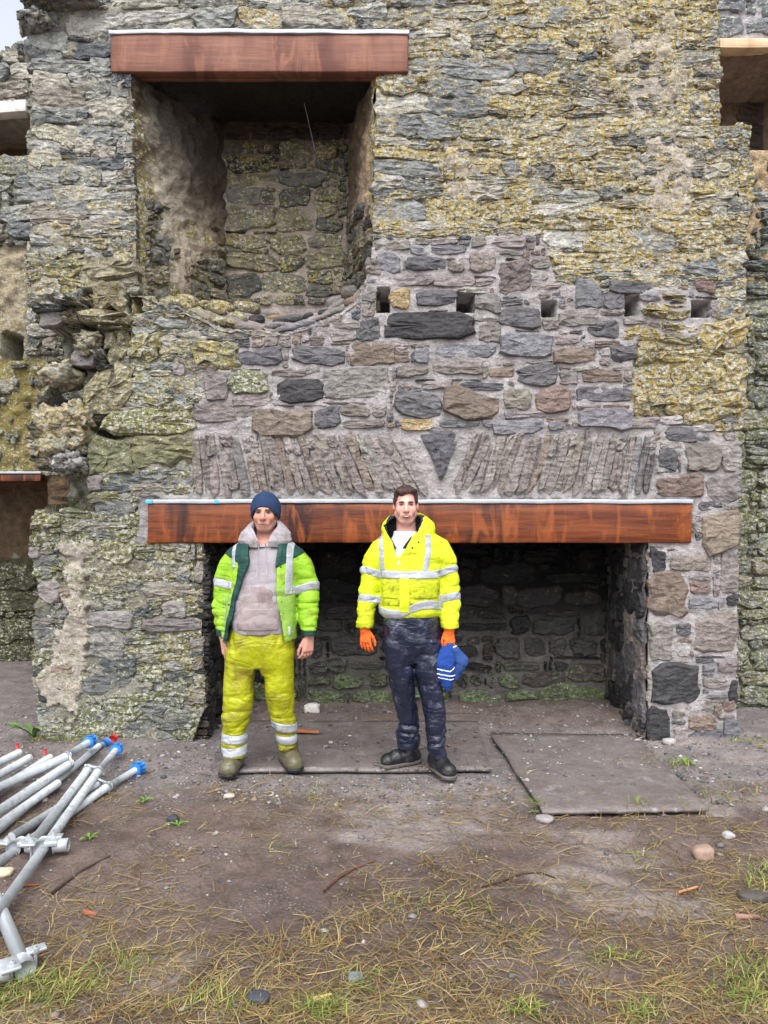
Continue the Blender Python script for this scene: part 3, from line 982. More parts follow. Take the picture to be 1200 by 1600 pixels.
jl = panel('fireplace_jamb', wall, JL, (0, -152, 90, 8), 1.6, lambda U, V: 0.012 * n2(U, V, 1 / 9, 3, 66),
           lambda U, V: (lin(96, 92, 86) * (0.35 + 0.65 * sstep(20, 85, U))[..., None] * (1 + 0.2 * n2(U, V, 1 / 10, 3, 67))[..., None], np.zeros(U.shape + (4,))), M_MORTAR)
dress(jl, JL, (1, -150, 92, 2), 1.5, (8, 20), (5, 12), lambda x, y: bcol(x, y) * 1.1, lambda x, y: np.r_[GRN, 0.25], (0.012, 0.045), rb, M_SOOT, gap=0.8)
V, Fc = box_geo((XL - 0.3, 5.92, 1.40), (XR + 0.3, YB + 0.1, 1.62), 0.01, (8, 1, 1), 0.012, 4)
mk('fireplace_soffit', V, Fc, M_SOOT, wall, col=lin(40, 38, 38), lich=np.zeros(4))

# ------------------------------------------------------------------ the upper recess
rn = np.random.default_rng(31)
NB = fr_plane(YN)
XNL, XNR = px(205, 0, YW)[0], px(586, 0, YW)[0]
XBL, XBR = px(352, 0, YN)[0], px(543, 0, YN)[0]
PL_, BRN = lin(172, 162, 146), lin(118, 106, 84)


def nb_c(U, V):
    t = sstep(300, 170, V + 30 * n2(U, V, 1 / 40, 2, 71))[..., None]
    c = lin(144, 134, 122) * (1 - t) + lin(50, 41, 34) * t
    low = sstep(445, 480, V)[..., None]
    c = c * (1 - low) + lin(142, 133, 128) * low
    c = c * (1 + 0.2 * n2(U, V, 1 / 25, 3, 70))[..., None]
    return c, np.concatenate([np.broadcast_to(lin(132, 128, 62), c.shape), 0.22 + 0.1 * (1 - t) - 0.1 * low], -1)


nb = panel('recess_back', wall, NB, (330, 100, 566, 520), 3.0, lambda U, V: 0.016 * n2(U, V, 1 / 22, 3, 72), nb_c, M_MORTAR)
NT_ = [(470 / 2.857 + 190, 400 / 2.857 + 100, 705 / 2.857 + 190, 485 / 2.857 + 100, 'k')]
NCOL = [(118, 115, 106), (104, 103, 96), (128, 120, 108), (88, 88, 84), (114, 108, 92)]
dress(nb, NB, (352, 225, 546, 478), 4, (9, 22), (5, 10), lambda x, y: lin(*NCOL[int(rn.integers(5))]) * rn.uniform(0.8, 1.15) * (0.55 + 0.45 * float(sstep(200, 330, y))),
      lambda x, y: np.r_[lin(140, 132, 58), 0.30 + 0.25 * rn.random()], (0.008, 0.03), rn, M_OLD, gap=0.9, traced=NT_)
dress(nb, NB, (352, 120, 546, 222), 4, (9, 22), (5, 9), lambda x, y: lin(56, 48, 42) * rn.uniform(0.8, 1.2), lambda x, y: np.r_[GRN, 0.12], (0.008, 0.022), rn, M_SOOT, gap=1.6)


def splay(name, A, B, zlo, zhi, colf, seed, step=1.6, amp=0.05):
    d = math.dist(A, B) * 100
    F_ = fr_line(A, B)
    return panel(name, wall, F_, (0, -zhi * 100, d, -zlo * 100), step, lambda U, V: amp * 0.6 * n2(U, V, 1 / 16, 4, seed) + 0.012 * n2(U, V, 1 / 5, 3, seed + 1), colf, M_MORTAR), F_, d


def spl_c(U, V):            # u grows from the front edge (left splay runs back to front, see below)
    return None


zt, zb = px(0, 118, YW)[2] + 0.02, 2.75


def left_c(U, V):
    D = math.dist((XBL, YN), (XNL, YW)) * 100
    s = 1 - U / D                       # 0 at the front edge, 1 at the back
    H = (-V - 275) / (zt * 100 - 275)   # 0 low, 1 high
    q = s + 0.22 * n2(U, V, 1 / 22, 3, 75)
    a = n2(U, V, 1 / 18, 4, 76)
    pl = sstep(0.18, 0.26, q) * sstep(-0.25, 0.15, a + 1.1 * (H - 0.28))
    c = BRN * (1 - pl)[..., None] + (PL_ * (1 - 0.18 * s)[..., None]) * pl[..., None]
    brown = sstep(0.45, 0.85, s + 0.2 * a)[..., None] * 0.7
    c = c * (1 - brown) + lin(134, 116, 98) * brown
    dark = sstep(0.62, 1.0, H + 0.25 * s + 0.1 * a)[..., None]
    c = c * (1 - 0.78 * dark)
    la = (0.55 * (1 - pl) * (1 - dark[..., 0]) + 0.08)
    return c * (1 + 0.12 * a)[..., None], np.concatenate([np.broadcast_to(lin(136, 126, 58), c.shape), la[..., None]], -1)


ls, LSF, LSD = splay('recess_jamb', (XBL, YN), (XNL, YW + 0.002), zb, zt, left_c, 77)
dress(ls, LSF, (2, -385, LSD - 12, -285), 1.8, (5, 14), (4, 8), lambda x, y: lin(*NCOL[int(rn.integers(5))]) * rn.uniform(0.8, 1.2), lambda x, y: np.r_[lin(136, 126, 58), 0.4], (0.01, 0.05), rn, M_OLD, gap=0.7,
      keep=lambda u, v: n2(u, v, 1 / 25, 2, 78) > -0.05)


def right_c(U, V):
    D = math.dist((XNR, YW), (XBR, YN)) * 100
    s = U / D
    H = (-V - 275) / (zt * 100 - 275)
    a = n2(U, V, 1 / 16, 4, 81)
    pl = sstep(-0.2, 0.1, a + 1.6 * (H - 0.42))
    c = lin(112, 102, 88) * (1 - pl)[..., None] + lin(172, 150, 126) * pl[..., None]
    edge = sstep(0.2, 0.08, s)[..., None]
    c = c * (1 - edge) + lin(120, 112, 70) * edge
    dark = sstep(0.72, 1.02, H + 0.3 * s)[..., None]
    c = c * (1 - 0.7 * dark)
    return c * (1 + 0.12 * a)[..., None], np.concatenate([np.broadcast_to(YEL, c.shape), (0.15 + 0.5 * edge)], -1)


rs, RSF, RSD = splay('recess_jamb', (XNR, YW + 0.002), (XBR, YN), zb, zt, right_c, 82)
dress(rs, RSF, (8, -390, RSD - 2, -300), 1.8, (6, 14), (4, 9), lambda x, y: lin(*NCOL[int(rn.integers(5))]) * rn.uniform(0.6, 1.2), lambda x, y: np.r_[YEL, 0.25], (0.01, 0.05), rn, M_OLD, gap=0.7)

# sloping mortared bed of the recess, with loose slabs set in it
bu = np.linspace(-0.02, 1.02, 90)
bt = np.linspace(0, 1, 50)
BU, BTT = np.meshgrid(bu, bt, indexing='ij')
fx = XNL + (XNR - XNL) * BU
frz = np.interp((fx / YW * FPX + 600), [200, 215, 240, 290, 350, 450, 535, 560, 575, 590], [3.13, 3.13, 3.10, 3.03, 2.89, 2.855, 3.0, 3.10, 3.26, 3.4])
bx = XBL + (XBR - XBL) * BU
bz = 3.22 + 0.10 * np.abs(BU - 0.5) * 2
te = BTT ** 0.9
X_ = fx * (1 - BTT) + bx * BTT
Y_ = (YW - 0.02) * (1 - BTT) + (YN + 0.02) * BTT
Z_ = frz * (1 - te) + bz * te - 0.03
nz_ = fbm(np.stack([X_ * 9, Y_ * 9, 0 * X_], -1), 4, 85)
Z_ = Z_ + 0.022 * nz_
Pb = np.stack([X_, Y_, Z_], -1).reshape(-1, 3)
ids = np.arange(90 * 50).reshape(90, 50)
Fb = np.stack([ids[:-1, :-1].ravel(), ids[1:, :-1].ravel(), ids[1:, 1:].ravel(), ids[:-1, 1:].ravel()], -1)
moss = sstep(0.5, 0.2, BU).reshape(-1, 1)
cb = (lin(136, 128, 125) * (1 - moss * 0.3) * (1 + 0.15 * nz_.reshape(-1, 1)))
lb = np.concatenate([np.broadcast_to(lin(146, 138, 76), cb.shape), moss * 0.55], -1)
bed = mk('recess_bed', Pb, Fb, M_MORTAR, wall, col=cb, lich=lb)


def bed_z(x, y):
    k = np.argmin((Pb[:, 0] - x) ** 2 + (Pb[:, 1] - y) ** 2)
    return Pb[k, 2]


for (u, t, lx, ly, lz, rz, code) in [(0.60, 0.55, 0.20, 0.1, 0.05, 5, 'd'), (0.71, 0.5, 0.06, 0.06, 0.04, 20, 'k'), (0.42, 0.5, 0.09, 0.07, 0.05, 0, 'k'), (0.86, 0.55, 0.17, 0.08, 0.05, 35, 'g'), (0.66, 0.1, 0.24, 0.1, 0.04, 12, 'u'), (0.80, 0.42, 0.08, 0.06, 0.03, 0, 'k'),
                                     (0.93, 0.25, 0.10, 0.08, 0.05, 10, 'b'), (0.25, 0.3, 0.16, 0.1, 0.05, -25, 'm'), (0.14, 0.2, 0.14, 0.1, 0.05, -20, 'm'), (0.33, 0.45, 0.12, 0.08, 0.05, -15, 'm'), (0.5, 0.8, 0.16, 0.06, 0.04, 0, 'o'), (0.28, 0.75, 0.16, 0.1, 0.08, -5, 'm'), (0.75, 0.15, 0.18, 0.07, 0.03, 25, 'g'),
                                     (0.97, 0.55, 0.14, 0.12, 0.08, 0, 'n'), (0.45, 0.15, 0.2, 0.1, 0.04, -6, 'n'), (0.55, 0.3, 0.12, 0.08, 0.04, 8, 'g'), (0.2, 0.55, 0.15, 0.1, 0.07, -10, 'm'), (0.35, 0.12, 0.16, 0.1, 0.05, -14, 'm'), (0.62, 0.85, 0.12, 0.06, 0.05, 0, 'n'), (0.08, 0.4, 0.14, 0.1, 0.07, -15, 'm'), (0.84, 0.2, 0.14, 0.08, 0.04, 18, 'g'), (0.4, 0.85, 0.14, 0.08, 0.06, 0, 'g'), (0.9, 0.8, 0.14, 0.1, 0.08, 0, 'g')]:
    bm = bmesh.new()
    bmesh.ops.create_icosphere(bm, subdivisions=2, radius=0.5)
    V = np.array([v.co[:] for v in bm.verts])
    Fc = [tuple(v.index for v in f.verts) for f in bm.faces]
    bm.free()
    V = np.sign(V) * np.abs(V) ** 0.75
    V *= (1 + 0.14 * fbm(V * 3 + u * 50, 3, 5))[:, None]
    V = V * np.array([lx, ly, lz]) * 1.15
    a = math.radians(rz)
    R = np.array([[math.cos(a), 0, -math.sin(a)], [0, 1, 0], [math.sin(a), 0, math.cos(a)]])
    V = V @ R.T
    x = (XNL + (XNR - XNL) * u) * (1 - t) + (XBL + (XBR - XBL) * u) * t
    y = YW * (1 - t) + YN * t
    mk('slab', V + np.array([x, y, bed_z(x, y) + 0.012]), Fc, M_NEW if code != 'm' else M_OLD, bed, col=scol(code, rn), lich=np.r_[YEL, 0.55 if code == 'm' else 0.0])
V, Fc = box_geo((XNL - 0.15, 5.52, zt + 0.05), (XNR + 0.15, YN + 0.25, zt + 0.28), 0.01, (6, 1, 1), 0.01, 6)
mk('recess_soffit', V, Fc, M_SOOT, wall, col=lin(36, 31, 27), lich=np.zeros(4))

# ------------------------------------------------------------------ lintels
def lintel(name, label, p0, p1, mat, y0, y1, flash=True, tape=False, seg=16):
    a, b = px(*p0, YW), px(*p1, YW)
    t = thing(name, label, 'beam', ((a[0] + b[0]) / 2, y0, b[2]))
    V, Fc = box_geo((a[0], y0, b[2]), (b[0], y1, a[2]), 0.008, (seg, 2, 3), 0.0035, 7)
    mk('beam', V, Fc, mat, t)
    if flash:
        V, Fc = box_geo((a[0] - 0.01, y0 - 0.012, a[2] + 0.002), (b[0] + 0.01, y1, a[2] + 0.030), 0.003, (seg * 2, 1, 1), 0.005, 9)
        mk('flashing', V, Fc, M_LEAD, t)
    return t, a, b


t, a, b = lintel('timber_lintel', 'long orange-brown varnished timber lintel over the ground-floor fireplace', (233, 787), (1078, 848), M_BEAM, YW - 0.035, YW + 0.50)
for xx, ww in ((233, 8), (340, 4)):
    c = px(xx, 0, YW)[0]
    V, Fc = box_geo((c - 0.012, YW - 0.051, a[2] + 0.0), (c + ww * 0.0045, YW - 0.02, a[2] + 0.026), 0.002)
    mk('blue_tape', V, Fc, M_TAPE, t)
t2, a, b = lintel('timber_lintel', 'reddish-brown planed timber lintel over the upper recess', (175, 58), (638, 116), M_BEAM2, YW - 0.03, YW + 0.06)
V, Fc = box_geo((a[0] + 0.16, YW + 0.063, b[2] + 0.002), (b[0] - 0.2, YW + 0.10, b[2] + 0.2), 0.004, (10, 1, 1), 0.002, 8)
mk('inner_beam', V, Fc, M_BEAM2, t2)
wire, Fc = tube_geo([px(474, 155, 5.9), px(482, 190, 5.9), px(492, 235, 5.9)], 0.0022, 6)
tag(mk('dangling_wire', wire, Fc, M_LEAD), 'thin pale wire dangling inside the upper recess', 'wire')

# ------------------------------------------------------------------ walls further back
rl = np.random.default_rng(41)
YLW = 7.3
LWF = fr_plane(YLW)


def lw_w(U, V):
    w = -0.01 + 0.03 * n2(U, V, 1 / 14, 4, 110)
    up = (V > 176) & (V < 240) & (U < 46)
    w = np.where(up, -0.7, w)
    hole = (U > 2) & (U < 36) & (V > 522 + 6 * n2(U, V, 0.1, 2, 3)) & (V < 562)
    w = np.where(hole, -0.5, w)
    lo = (V > 750) & (U < 72)
    w = np.where(lo, -0.75 + 0.02 * n2(U, V, 1 / 12, 3, 111), w)
    return w


def lw_c(U, V):
    c = np.zeros(U.shape + (3,)) + lin(122, 120, 108)
    rend = ((V > 385) & (V < 520) & (U < 40))[..., None]
    c = np.where(rend, lin(150, 138, 118), c)
    och = (V > 560) & (V < 735)
    c = np.where(och[..., None], lin(122, 110, 66), c)
    inn = ((V > 745) & (V < 880 + 14 * n2(U, V, 1 / 12, 2, 112)))[..., None]
    c = np.where(inn, lin(92, 76, 60), c)
    low = (V >= 880)[..., None]
    c = np.where(low, lin(70, 70, 52), c)
    up = ((V > 176) & (V < 245) & (U < 46))[..., None]
    c = np.where(up, lin(92, 76, 62), c)
    c = c * (1 + 0.16 * n2(U, V, 1 / 14, 3, 113))[..., None]
    la = np.where((V > 745) & (V < 900), 0.05, np.where(V < 200, 0.2, 0.45))
    return c, np.concatenate([np.broadcast_to(lin(124, 118, 60), c.shape), la[..., None]], -1)


lw = thing('stone_wall', 'further ruined stone wall at the left edge with two openings, open sky above', 'wall', (-3.6, YLW, 0))
sky_line = lambda U: 78 - 0.55 * np.clip(U, -200, 45) + 9 * n2(U, 0 * U, 1 / 9, 2, 114)
panel('wall_core', lw, LWF, (-140, 20, 130, 1110), 3.0, lw_w, lw_c, M_MORTAR, lambda U, V: V > sky_line(U), thick=0.9)
dress(lw, LWF, (-138, 60, 120, 745), 4, (6, 20), (4, 9), lambda x, y: lin(*OLDC[int(rl.integers(7))]) * rl.uniform(0.75, 1.1), lambda x, y: np.r_[lin(124, 118, 60) if y > 250 else PAL, 0.42 if y > 250 else 0.3], (0.01, 0.05), rl, M_OLD, gap=0.6,
      keep=lambda u, v: (v > sky_line(u) + 6) & ~((v > 168) & (v < 246) & (u < 50)) & ~((v > 384) & (v < 570) & (u < 44)) & ~((v > 556) & (v < 735) & (n2(u, v, 1 / 20, 2, 5) > -0.25)), limit=120)
dress(lw, fr_plane(YLW + 0.75), (-100, 880, 75, 1080), 5, (7, 20), (5, 10), lambda x, y: lin(66, 64, 52) * rl.uniform(0.7, 1.2), lambda x, y: np.r_[GRN, 0.45], (0.02, 0.06), rl, M_OLD, gap=0.6, limit=60)
a, b = px(-130, 158, YLW), px(42, 176, YLW)
t = thing('painted_lintel', 'white and rust streaked lintel over the upper left opening', 'beam', ((a[0] + b[0]) / 2, YLW - 0.08, b[2]))
V, Fc = box_geo((a[0], YLW - 0.03, b[2]), (b[0], YLW + 0.10, a[2]), 0.006, (6, 1, 1), 0.004, 3)
V[:, 2] += (V[:, 0] - b[0]) * -0.0 + (b[0] - V[:, 0]) * -0.07
mk('beam', V, Fc, plain('painted_white', lin(214, 208, 206), 0.6, 0.3, 0.1, 6, dirt=lin(186, 128, 108), dirt_amt=0.5, dsc=7), t)
a, b = px(-130, 741, YLW), px(68, 752, YLW)
t = thing('timber_lintel', 'small orange timber lintel over the lower left opening', 'beam', ((a[0] + b[0]) / 2, YLW - 0.05, b[2]))
V, Fc = box_geo((a[0], YLW - 0.06, b[2]), (b[0], YLW + 0.6, a[2]), 0.004, (6, 1, 1), 0.002, 3)
mk('beam', V, Fc, M_BEAM, t)
V, Fc = box_geo((a[0], YLW - 0.075, a[2] + 0.002), (b[0] + 0.01, YLW + 0.5, a[2] + 0.022), 0.003)
mk('flashing', V, Fc, M_LEAD, t)

YRW = 6.3
RWF = fr_plane(YRW)


def rw_w(U, V):
    w = -0.01 + 0.025 * n2(U, V, 1 / 14, 4, 120)
    return np.where((V > 82) & (V < 232) & (U < 1262), -0.75, w)


def rw_c(U, V):
    c = np.zeros(U.shape + (3,)) + lin(116, 112, 96)
    c = np.where((V < 70)[..., None], lin(160, 156, 158), c)
    c = np.where(((V > 70) & (V < 232) & (U < 1262))[..., None], lin(122, 104, 90), c)
    c = np.where(((V > 232) & (V < 450))[..., None], lin(160, 140, 112), c)
    c = c * (1 + 0.16 * n2(U, V, 1 / 14, 3, 123))[..., None]
    la = np.where(V < 240, 0.04, np.where(V < 480, 0.35, 0.5))
    return c, np.concatenate([np.broadcast_to(lin(112, 114, 66), c.shape), la[..., None]], -1)


rw = thing('stone_wall', 'mossy stone wall set back at the right edge with a pale-linteled window', 'wall', (3.2, YRW, 0))
panel('wall_core', rw, RWF, (1090, -90, 1420, 1140), 3.0, rw_w, rw_c, M_MORTAR, thick=1.0)
rr = np.random.default_rng(43)
dress(rw, RWF, (1095, 236, 1416, 1130), 4, (6, 22), (4, 9), lambda x, y: lin(*OLDC[int(rr.integers(7))]) * rr.uniform(0.6, 1.0), lambda x, y: np.r_[lin(112, 114, 62), (0.35 if y < 450 else 0.55)], (0.01, 0.05), rr, M_OLD, gap=0.6,
      keep=lambda u, v: ~((v < 440) & (n2(u, v, 1 / 28, 2, 5) > 0.1)), limit=180)
dress(rw, RWF, (1095, -88, 1416, 62), 4, (12, 24), (6, 12), lambda x, y: lin(112, 116, 120) * rr.uniform(0.7, 1.1), lambda x, y: np.r_[PAL, 0.4], (0.01, 0.03), rr, M_NEW, gap=2.5, limit=60)
dress(rw, fr_plane(YRW + 0.75), (1150, 115, 1260, 255), 4, (8, 18), (6, 12), lambda x, y: lin(84, 74, 70) * rr.uniform(0.7, 1.1), lambda x, y: np.r_[PAL, 0.0], (0.01, 0.03), rr, M_SOOT, gap=2.2, limit=40)
a, b = px(1105, 66, YRW), px(1290, 81, YRW)
t = thing('timber_lintel', 'pale new timber lintel boards over the upper right window', 'beam', ((a[0] + b[0]) / 2, YRW - 0.05, b[2]))
for k in range(4):
    V, Fc = box_geo((a[0], YRW - 0.06 + k * 0.17, b[2]), (b[0], YRW + 0.105 + k * 0.17, a[2]), 0.005, (4, 1, 1), 0.002, k)
    mk('board', V, Fc, M_PALE, t)

# ------------------------------------------------------------------ ground
def axis(lo, hi, step, far):
    a = list(np.arange(lo, hi, step))
    out = []
    d = step
    x = lo
    while x > -far:
        d *= 1.6
        x -= d
        out.append(x)
    out = out[::-1] + a
    d = step
    x = a[-1]
    while x < far:
        d *= 1.6
        x += d
        out.append(x)
    return np.array(out)


def on_board(x, y, m=0.0):
    A = (x > -1.06 - m) & (x < 0.74 + m) & (y > 4.66 - m) & (y < 5.95 + m)
    B = (x > 0.72 - m) & (x < 1.80 + m) & (y > 4.06 - m) & (y < 5.5 + m)
    return A | B


def ground_z(x, y):
    x = np.asarray(x, float)
    y = np.asarray(y, float)
    z = 0.022 * n2(x, y, 1.3, 2, 130) + 0.014 * n2(x, y, 5, 3, 131) + 0.007 * n2(x, y, 22, 2, 132)
    z += 0.05 * sstep(5.0, 5.6, y) * sstep(-1.2, -1.7, x)
    z += 0.06 * sstep(5.6, 6.25, y) * (np.abs(x) < 1.9)
    z = np.where(on_board(x, y, 0.03), z * 0.25 - 0.012 + 0.055 * sstep(5.45, 6.1, y), z)
    return z


gx, gy = axis(-3.4, 3.2, 0.024, 90), axis(2.0, 6.5, 0.024, 90)
GX, GY = np.meshgrid(gx, gy, indexing='ij')
GZ = ground_z(GX, GY)
GZ = np.where((np.abs(GX) > 12) | (GY > 14) | (GY < -8), 0.0, GZ)
mud, gravel, sand, wet = lin(98, 84, 78), lin(116, 110, 109), lin(132, 123, 119), lin(74, 61, 57)
gm = sstep(4.15, 4.6, GY + 0.35 * n2(GX, GY, 1.6, 3, 133)) * (0.65 + 0.35 * sstep(-2.2, -1.0, GX))
sm = sstep(0.28, 0.62, n2(GX * 0.7, GY * 1.6, 1.5, 4, 134))
wm = sstep(0.15, 0.5, n2(GX, GY, 2.1, 4, 135))
gc = mud * (1 - gm)[..., None] + gravel * gm[..., None]
gc = gc * (1 - 0.75 * sm)[..., None] + sand * (0.75 * sm)[..., None]
gc = gc * (1 - 0.55 * wm * (1 - gm))[..., None] + wet * (0.55 * wm * (1 - gm))[..., None]
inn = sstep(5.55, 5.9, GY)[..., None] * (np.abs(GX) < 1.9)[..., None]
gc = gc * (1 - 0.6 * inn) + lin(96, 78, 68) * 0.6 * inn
M = NT('trodden_mud')
p = M.pos()
c = M.attr('col')
a1 = M.noise(p, 6, 6, 0.65, 0.3)
a2 = M.noise(p, 55, 4, 0.65)
vo = M.n('TexVoronoi', 'Distance', {'Vector': p, 'Scale': 55.0})
vcol = M.n('TexVoronoi', 'Color', {'Vector': p, 'Scale': 55.0})
peb = M.math('MULTIPLY', M.mr(vo, 0.42, 0.30), M.mr(M.noise(p, 3.1, 3, 0.6), 0.50, 0.60))
cc = M.val(c, M.math('MULTIPLY', M.mr(a1, 0.3, 0.7, 0.72, 1.25, False), M.mr(a2, 0.3, 0.7, 0.7, 1.3, False)))
cc = M.mix(M.math('MULTIPLY', peb, 0.6), cc, M.val(tuple(lin(140, 134, 130)), M.mr(M.n('SeparateColor', 0, {0: vcol}), 0, 1, 0.45, 1.25, False)))
hh = M.math('ADD', M.math('ADD', M.math('MULTIPLY', a1, 0.8), M.math('MULTIPLY', a2, 0.35)), M.math('MULTIPLY', peb, 0.25))
M_MUD = M.fin(cc, M.mr(a1, 0.35, 0.7, 0.55, 0.9), hh, 0.9, 0.03, 0.4)
ng0, ng1 = GX.shape
ids = np.arange(ng0 * ng1).reshape(ng0, ng1)
Fg = np.stack([ids[:-1, :-1].ravel(), ids[1:, :-1].ravel(), ids[1:, 1:].ravel(), ids[:-1, 1:].ravel()], -1)
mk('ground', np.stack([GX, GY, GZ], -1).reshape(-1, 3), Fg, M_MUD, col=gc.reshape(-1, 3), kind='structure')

# ------------------------------------------------------------------ boards laid on the ground
BZ = 0.022


def board(label, corners, z, c, seed, t=0.018):
    n, m = 26, 18
    q = np.array(corners, float)                       # front-left, front-right, back-right, back-left
    s, r = np.meshgrid(np.linspace(0, 1, n), np.linspace(0, 1, m), indexing='ij')
    P = (q[0] * (1 - s)[..., None] + q[1] * s[..., None]) * (1 - r)[..., None] + (q[3] * (1 - s)[..., None] + q[2] * s[..., None]) * r[..., None]
    edge = np.minimum(np.minimum(s, 1 - s), np.minimum(r, 1 - r))
    P = P + (edge < 0.01)[..., None] * 0.010 * np.stack([n2(P[..., 0], P[..., 1], 4, 3, seed), n2(P[..., 0], P[..., 1], 4, 3, seed + 1)], -1)
    zt_ = z + 0.003 * n2(P[..., 0], P[..., 1], 3, 2, seed + 2)
    top = np.concatenate([P, zt_[..., None]], -1).reshape(-1, 3)
    bot = top - np.array([0, 0, t])
    idm = np.arange(n * m).reshape(n, m)
    F1 = np.stack([idm[:-1, :-1].ravel(), idm[1:, :-1].ravel(), idm[1:, 1:].ravel(), idm[:-1, 1:].ravel()], -1)
    rim = np.concatenate([idm[:, 0], idm[-1, 1:], idm[-2::-1, -1], idm[0, -2:0:-1]])
    nx_ = np.roll(rim, -1)
    side = np.stack([rim, rim + n * m, nx_ + n * m, nx_], -1)
    Fc = np.concatenate([F1, F1[:, ::-1] + n * m, side])
    base = (float(q[:, 0].mean()), float(q[:, 1].mean()), 0.0)
    o = mk('ground_board', np.concatenate([top, bot]) - np.array(base), Fc, c, smooth=False)
    o.location = base
    WL[o.name] = np.array(base)
    return tag(o, label, 'board')


M_PLY = NT('muddy_plywood')
p = M_PLY.pos()
a1 = M_PLY.noise(p, 5, 7, 0.68, 0.4)
a2 = M_PLY.noise(p, 60, 4, 0.7)
a3 = M_PLY.noise(p, 2.2, 4, 0.6, 0.5)
cc = M_PLY.mix(M_PLY.mr(a1, 0.4, 0.62), tuple(lin(116, 109, 107)), tuple(lin(100, 91, 88)))
cc = M_PLY.mix(M_PLY.mr(a3, 0.60, 0.70, 0, 0.5), cc, tuple(lin(130, 98, 80)))
cc = M_PLY.mix(M_PLY.mr(M_PLY.noise(p, 9, 6, 0.7), 0.56, 0.7, 0, 0.8), cc, tuple(lin(150, 146, 148)))
cc = M_PLY.val(cc, M_PLY.mr(a2, 0.3, 0.7, 0.75, 1.25, False))
M_PLY = M_PLY.fin(cc, M_PLY.mr(a1, 0.3, 0.7, 0.4, 0.8), M_PLY.math('ADD', a1, M_PLY.math('MULTIPLY', a2, 0.5)), 0.5, 0.01, 0.4)
board('large muddy board on the ground under the two men, reaching into the fireplace', [(-1.02, 4.69), (0.66, 4.72), (0.70, 5.80), (-1.04, 5.82)], BZ, M_PLY, 150)
board('rust stained grey board on the ground in front of the right pier', [gpt(850, 1268, 0.03)[:2], gpt(1108, 1263, 0.03)[:2], (1.76, 5.44), (0.76, 5.46)], BZ + 0.006, M_PLY, 160)

# ------------------------------------------------------------------ gravel, straw, grass
rs_ = np.random.default_rng(51)
OCT = np.array([(1, 0, 0), (-1, 0, 0), (0, 1, 0), (0, -1, 0), (0, 0, 1), (0, 0, -1), (.6, .6, .5), (-.6, .6, .5), (-.6, -.6, .5), (.6, -.6, .5)], float)
OF = np.array([(0, 6, 9), (6, 2, 7), (7, 1, 8), (8, 3, 9), (4, 6, 7), (4, 7, 8), (4, 8, 9), (4, 9, 6), (0, 2, 6), (2, 1, 7), (1, 3, 8), (3, 0, 9), (0, 5, 2), (2, 5, 1), (1, 5, 3), (3, 5, 0)])
n = 6200
xs, ys = rs_.uniform(-3.0, 2.9, 60000), rs_.uniform(2.2, 6.2, 60000)
d = sstep(4.0, 4.55, ys) * np.where((ys < 5.5) | (np.abs(xs) < 1.85), 1.0, 0.3) + 0.10
d *= 0.35 + 0.9 * (n2(xs, ys, 2.5, 2, 170) > -0.1)
d *= np.where(on_board(xs, ys), 0.16 + 0.5 * (n2(xs, ys, 2.2, 3, 171) > 0.22), 1.0)
kp = np.nonzero(rs_.random(60000) < d)[0][:n]
n = len(kp)
xs, ys = xs[kp], ys[kp]
ss = np.minimum(0.026, 0.003 + rs_.gamma(1.4, 0.0030, n))
zs = np.where(on_board(xs, ys), BZ + 0.004, ground_z(xs, ys))
sh = OCT[None] * (1 + rs_.normal(0, 0.18, (n, 10, 1))) * ss[:, None, None] * np.stack([rs_.uniform(0.8, 1.5, n), rs_.uniform(0.7, 1.1, n), rs_.uniform(0.4, 0.8, n)], -1)[:, None]
an = rs_.uniform(0, 6.28, n)
ca, sa = np.cos(an)[:, None], np.sin(an)[:, None]
sh = np.stack([sh[..., 0] * ca - sh[..., 1] * sa + xs[:, None], sh[..., 0] * sa + sh[..., 1] * ca + ys[:, None], sh[..., 2] + zs[:, None] + 0.15 * ss[:, None]], -1)
gcol = np.array([lin(120, 116, 116), lin(98, 94, 94), lin(150, 146, 142), lin(74, 74, 80), lin(128, 112, 100), lin(176, 170, 164)])[rs_.choice(6, n, p=[.3, .25, .15, .14, .12, .04])]
gcol = np.repeat(gcol * rs_.uniform(0.75, 1.15, (n, 1)), 10, 0)
M_GRAV = plain('gravel_stone', 'col', 0.7, 0.4, 0.2, 60, 0.4, 0.004, 150)
mk('gravel', sh.reshape(-1, 3), (OF[None] + 10 * np.arange(n)[:, None, None]).reshape(-1, 3), M_GRAV, smooth=False, col=gcol, kind='stuff')


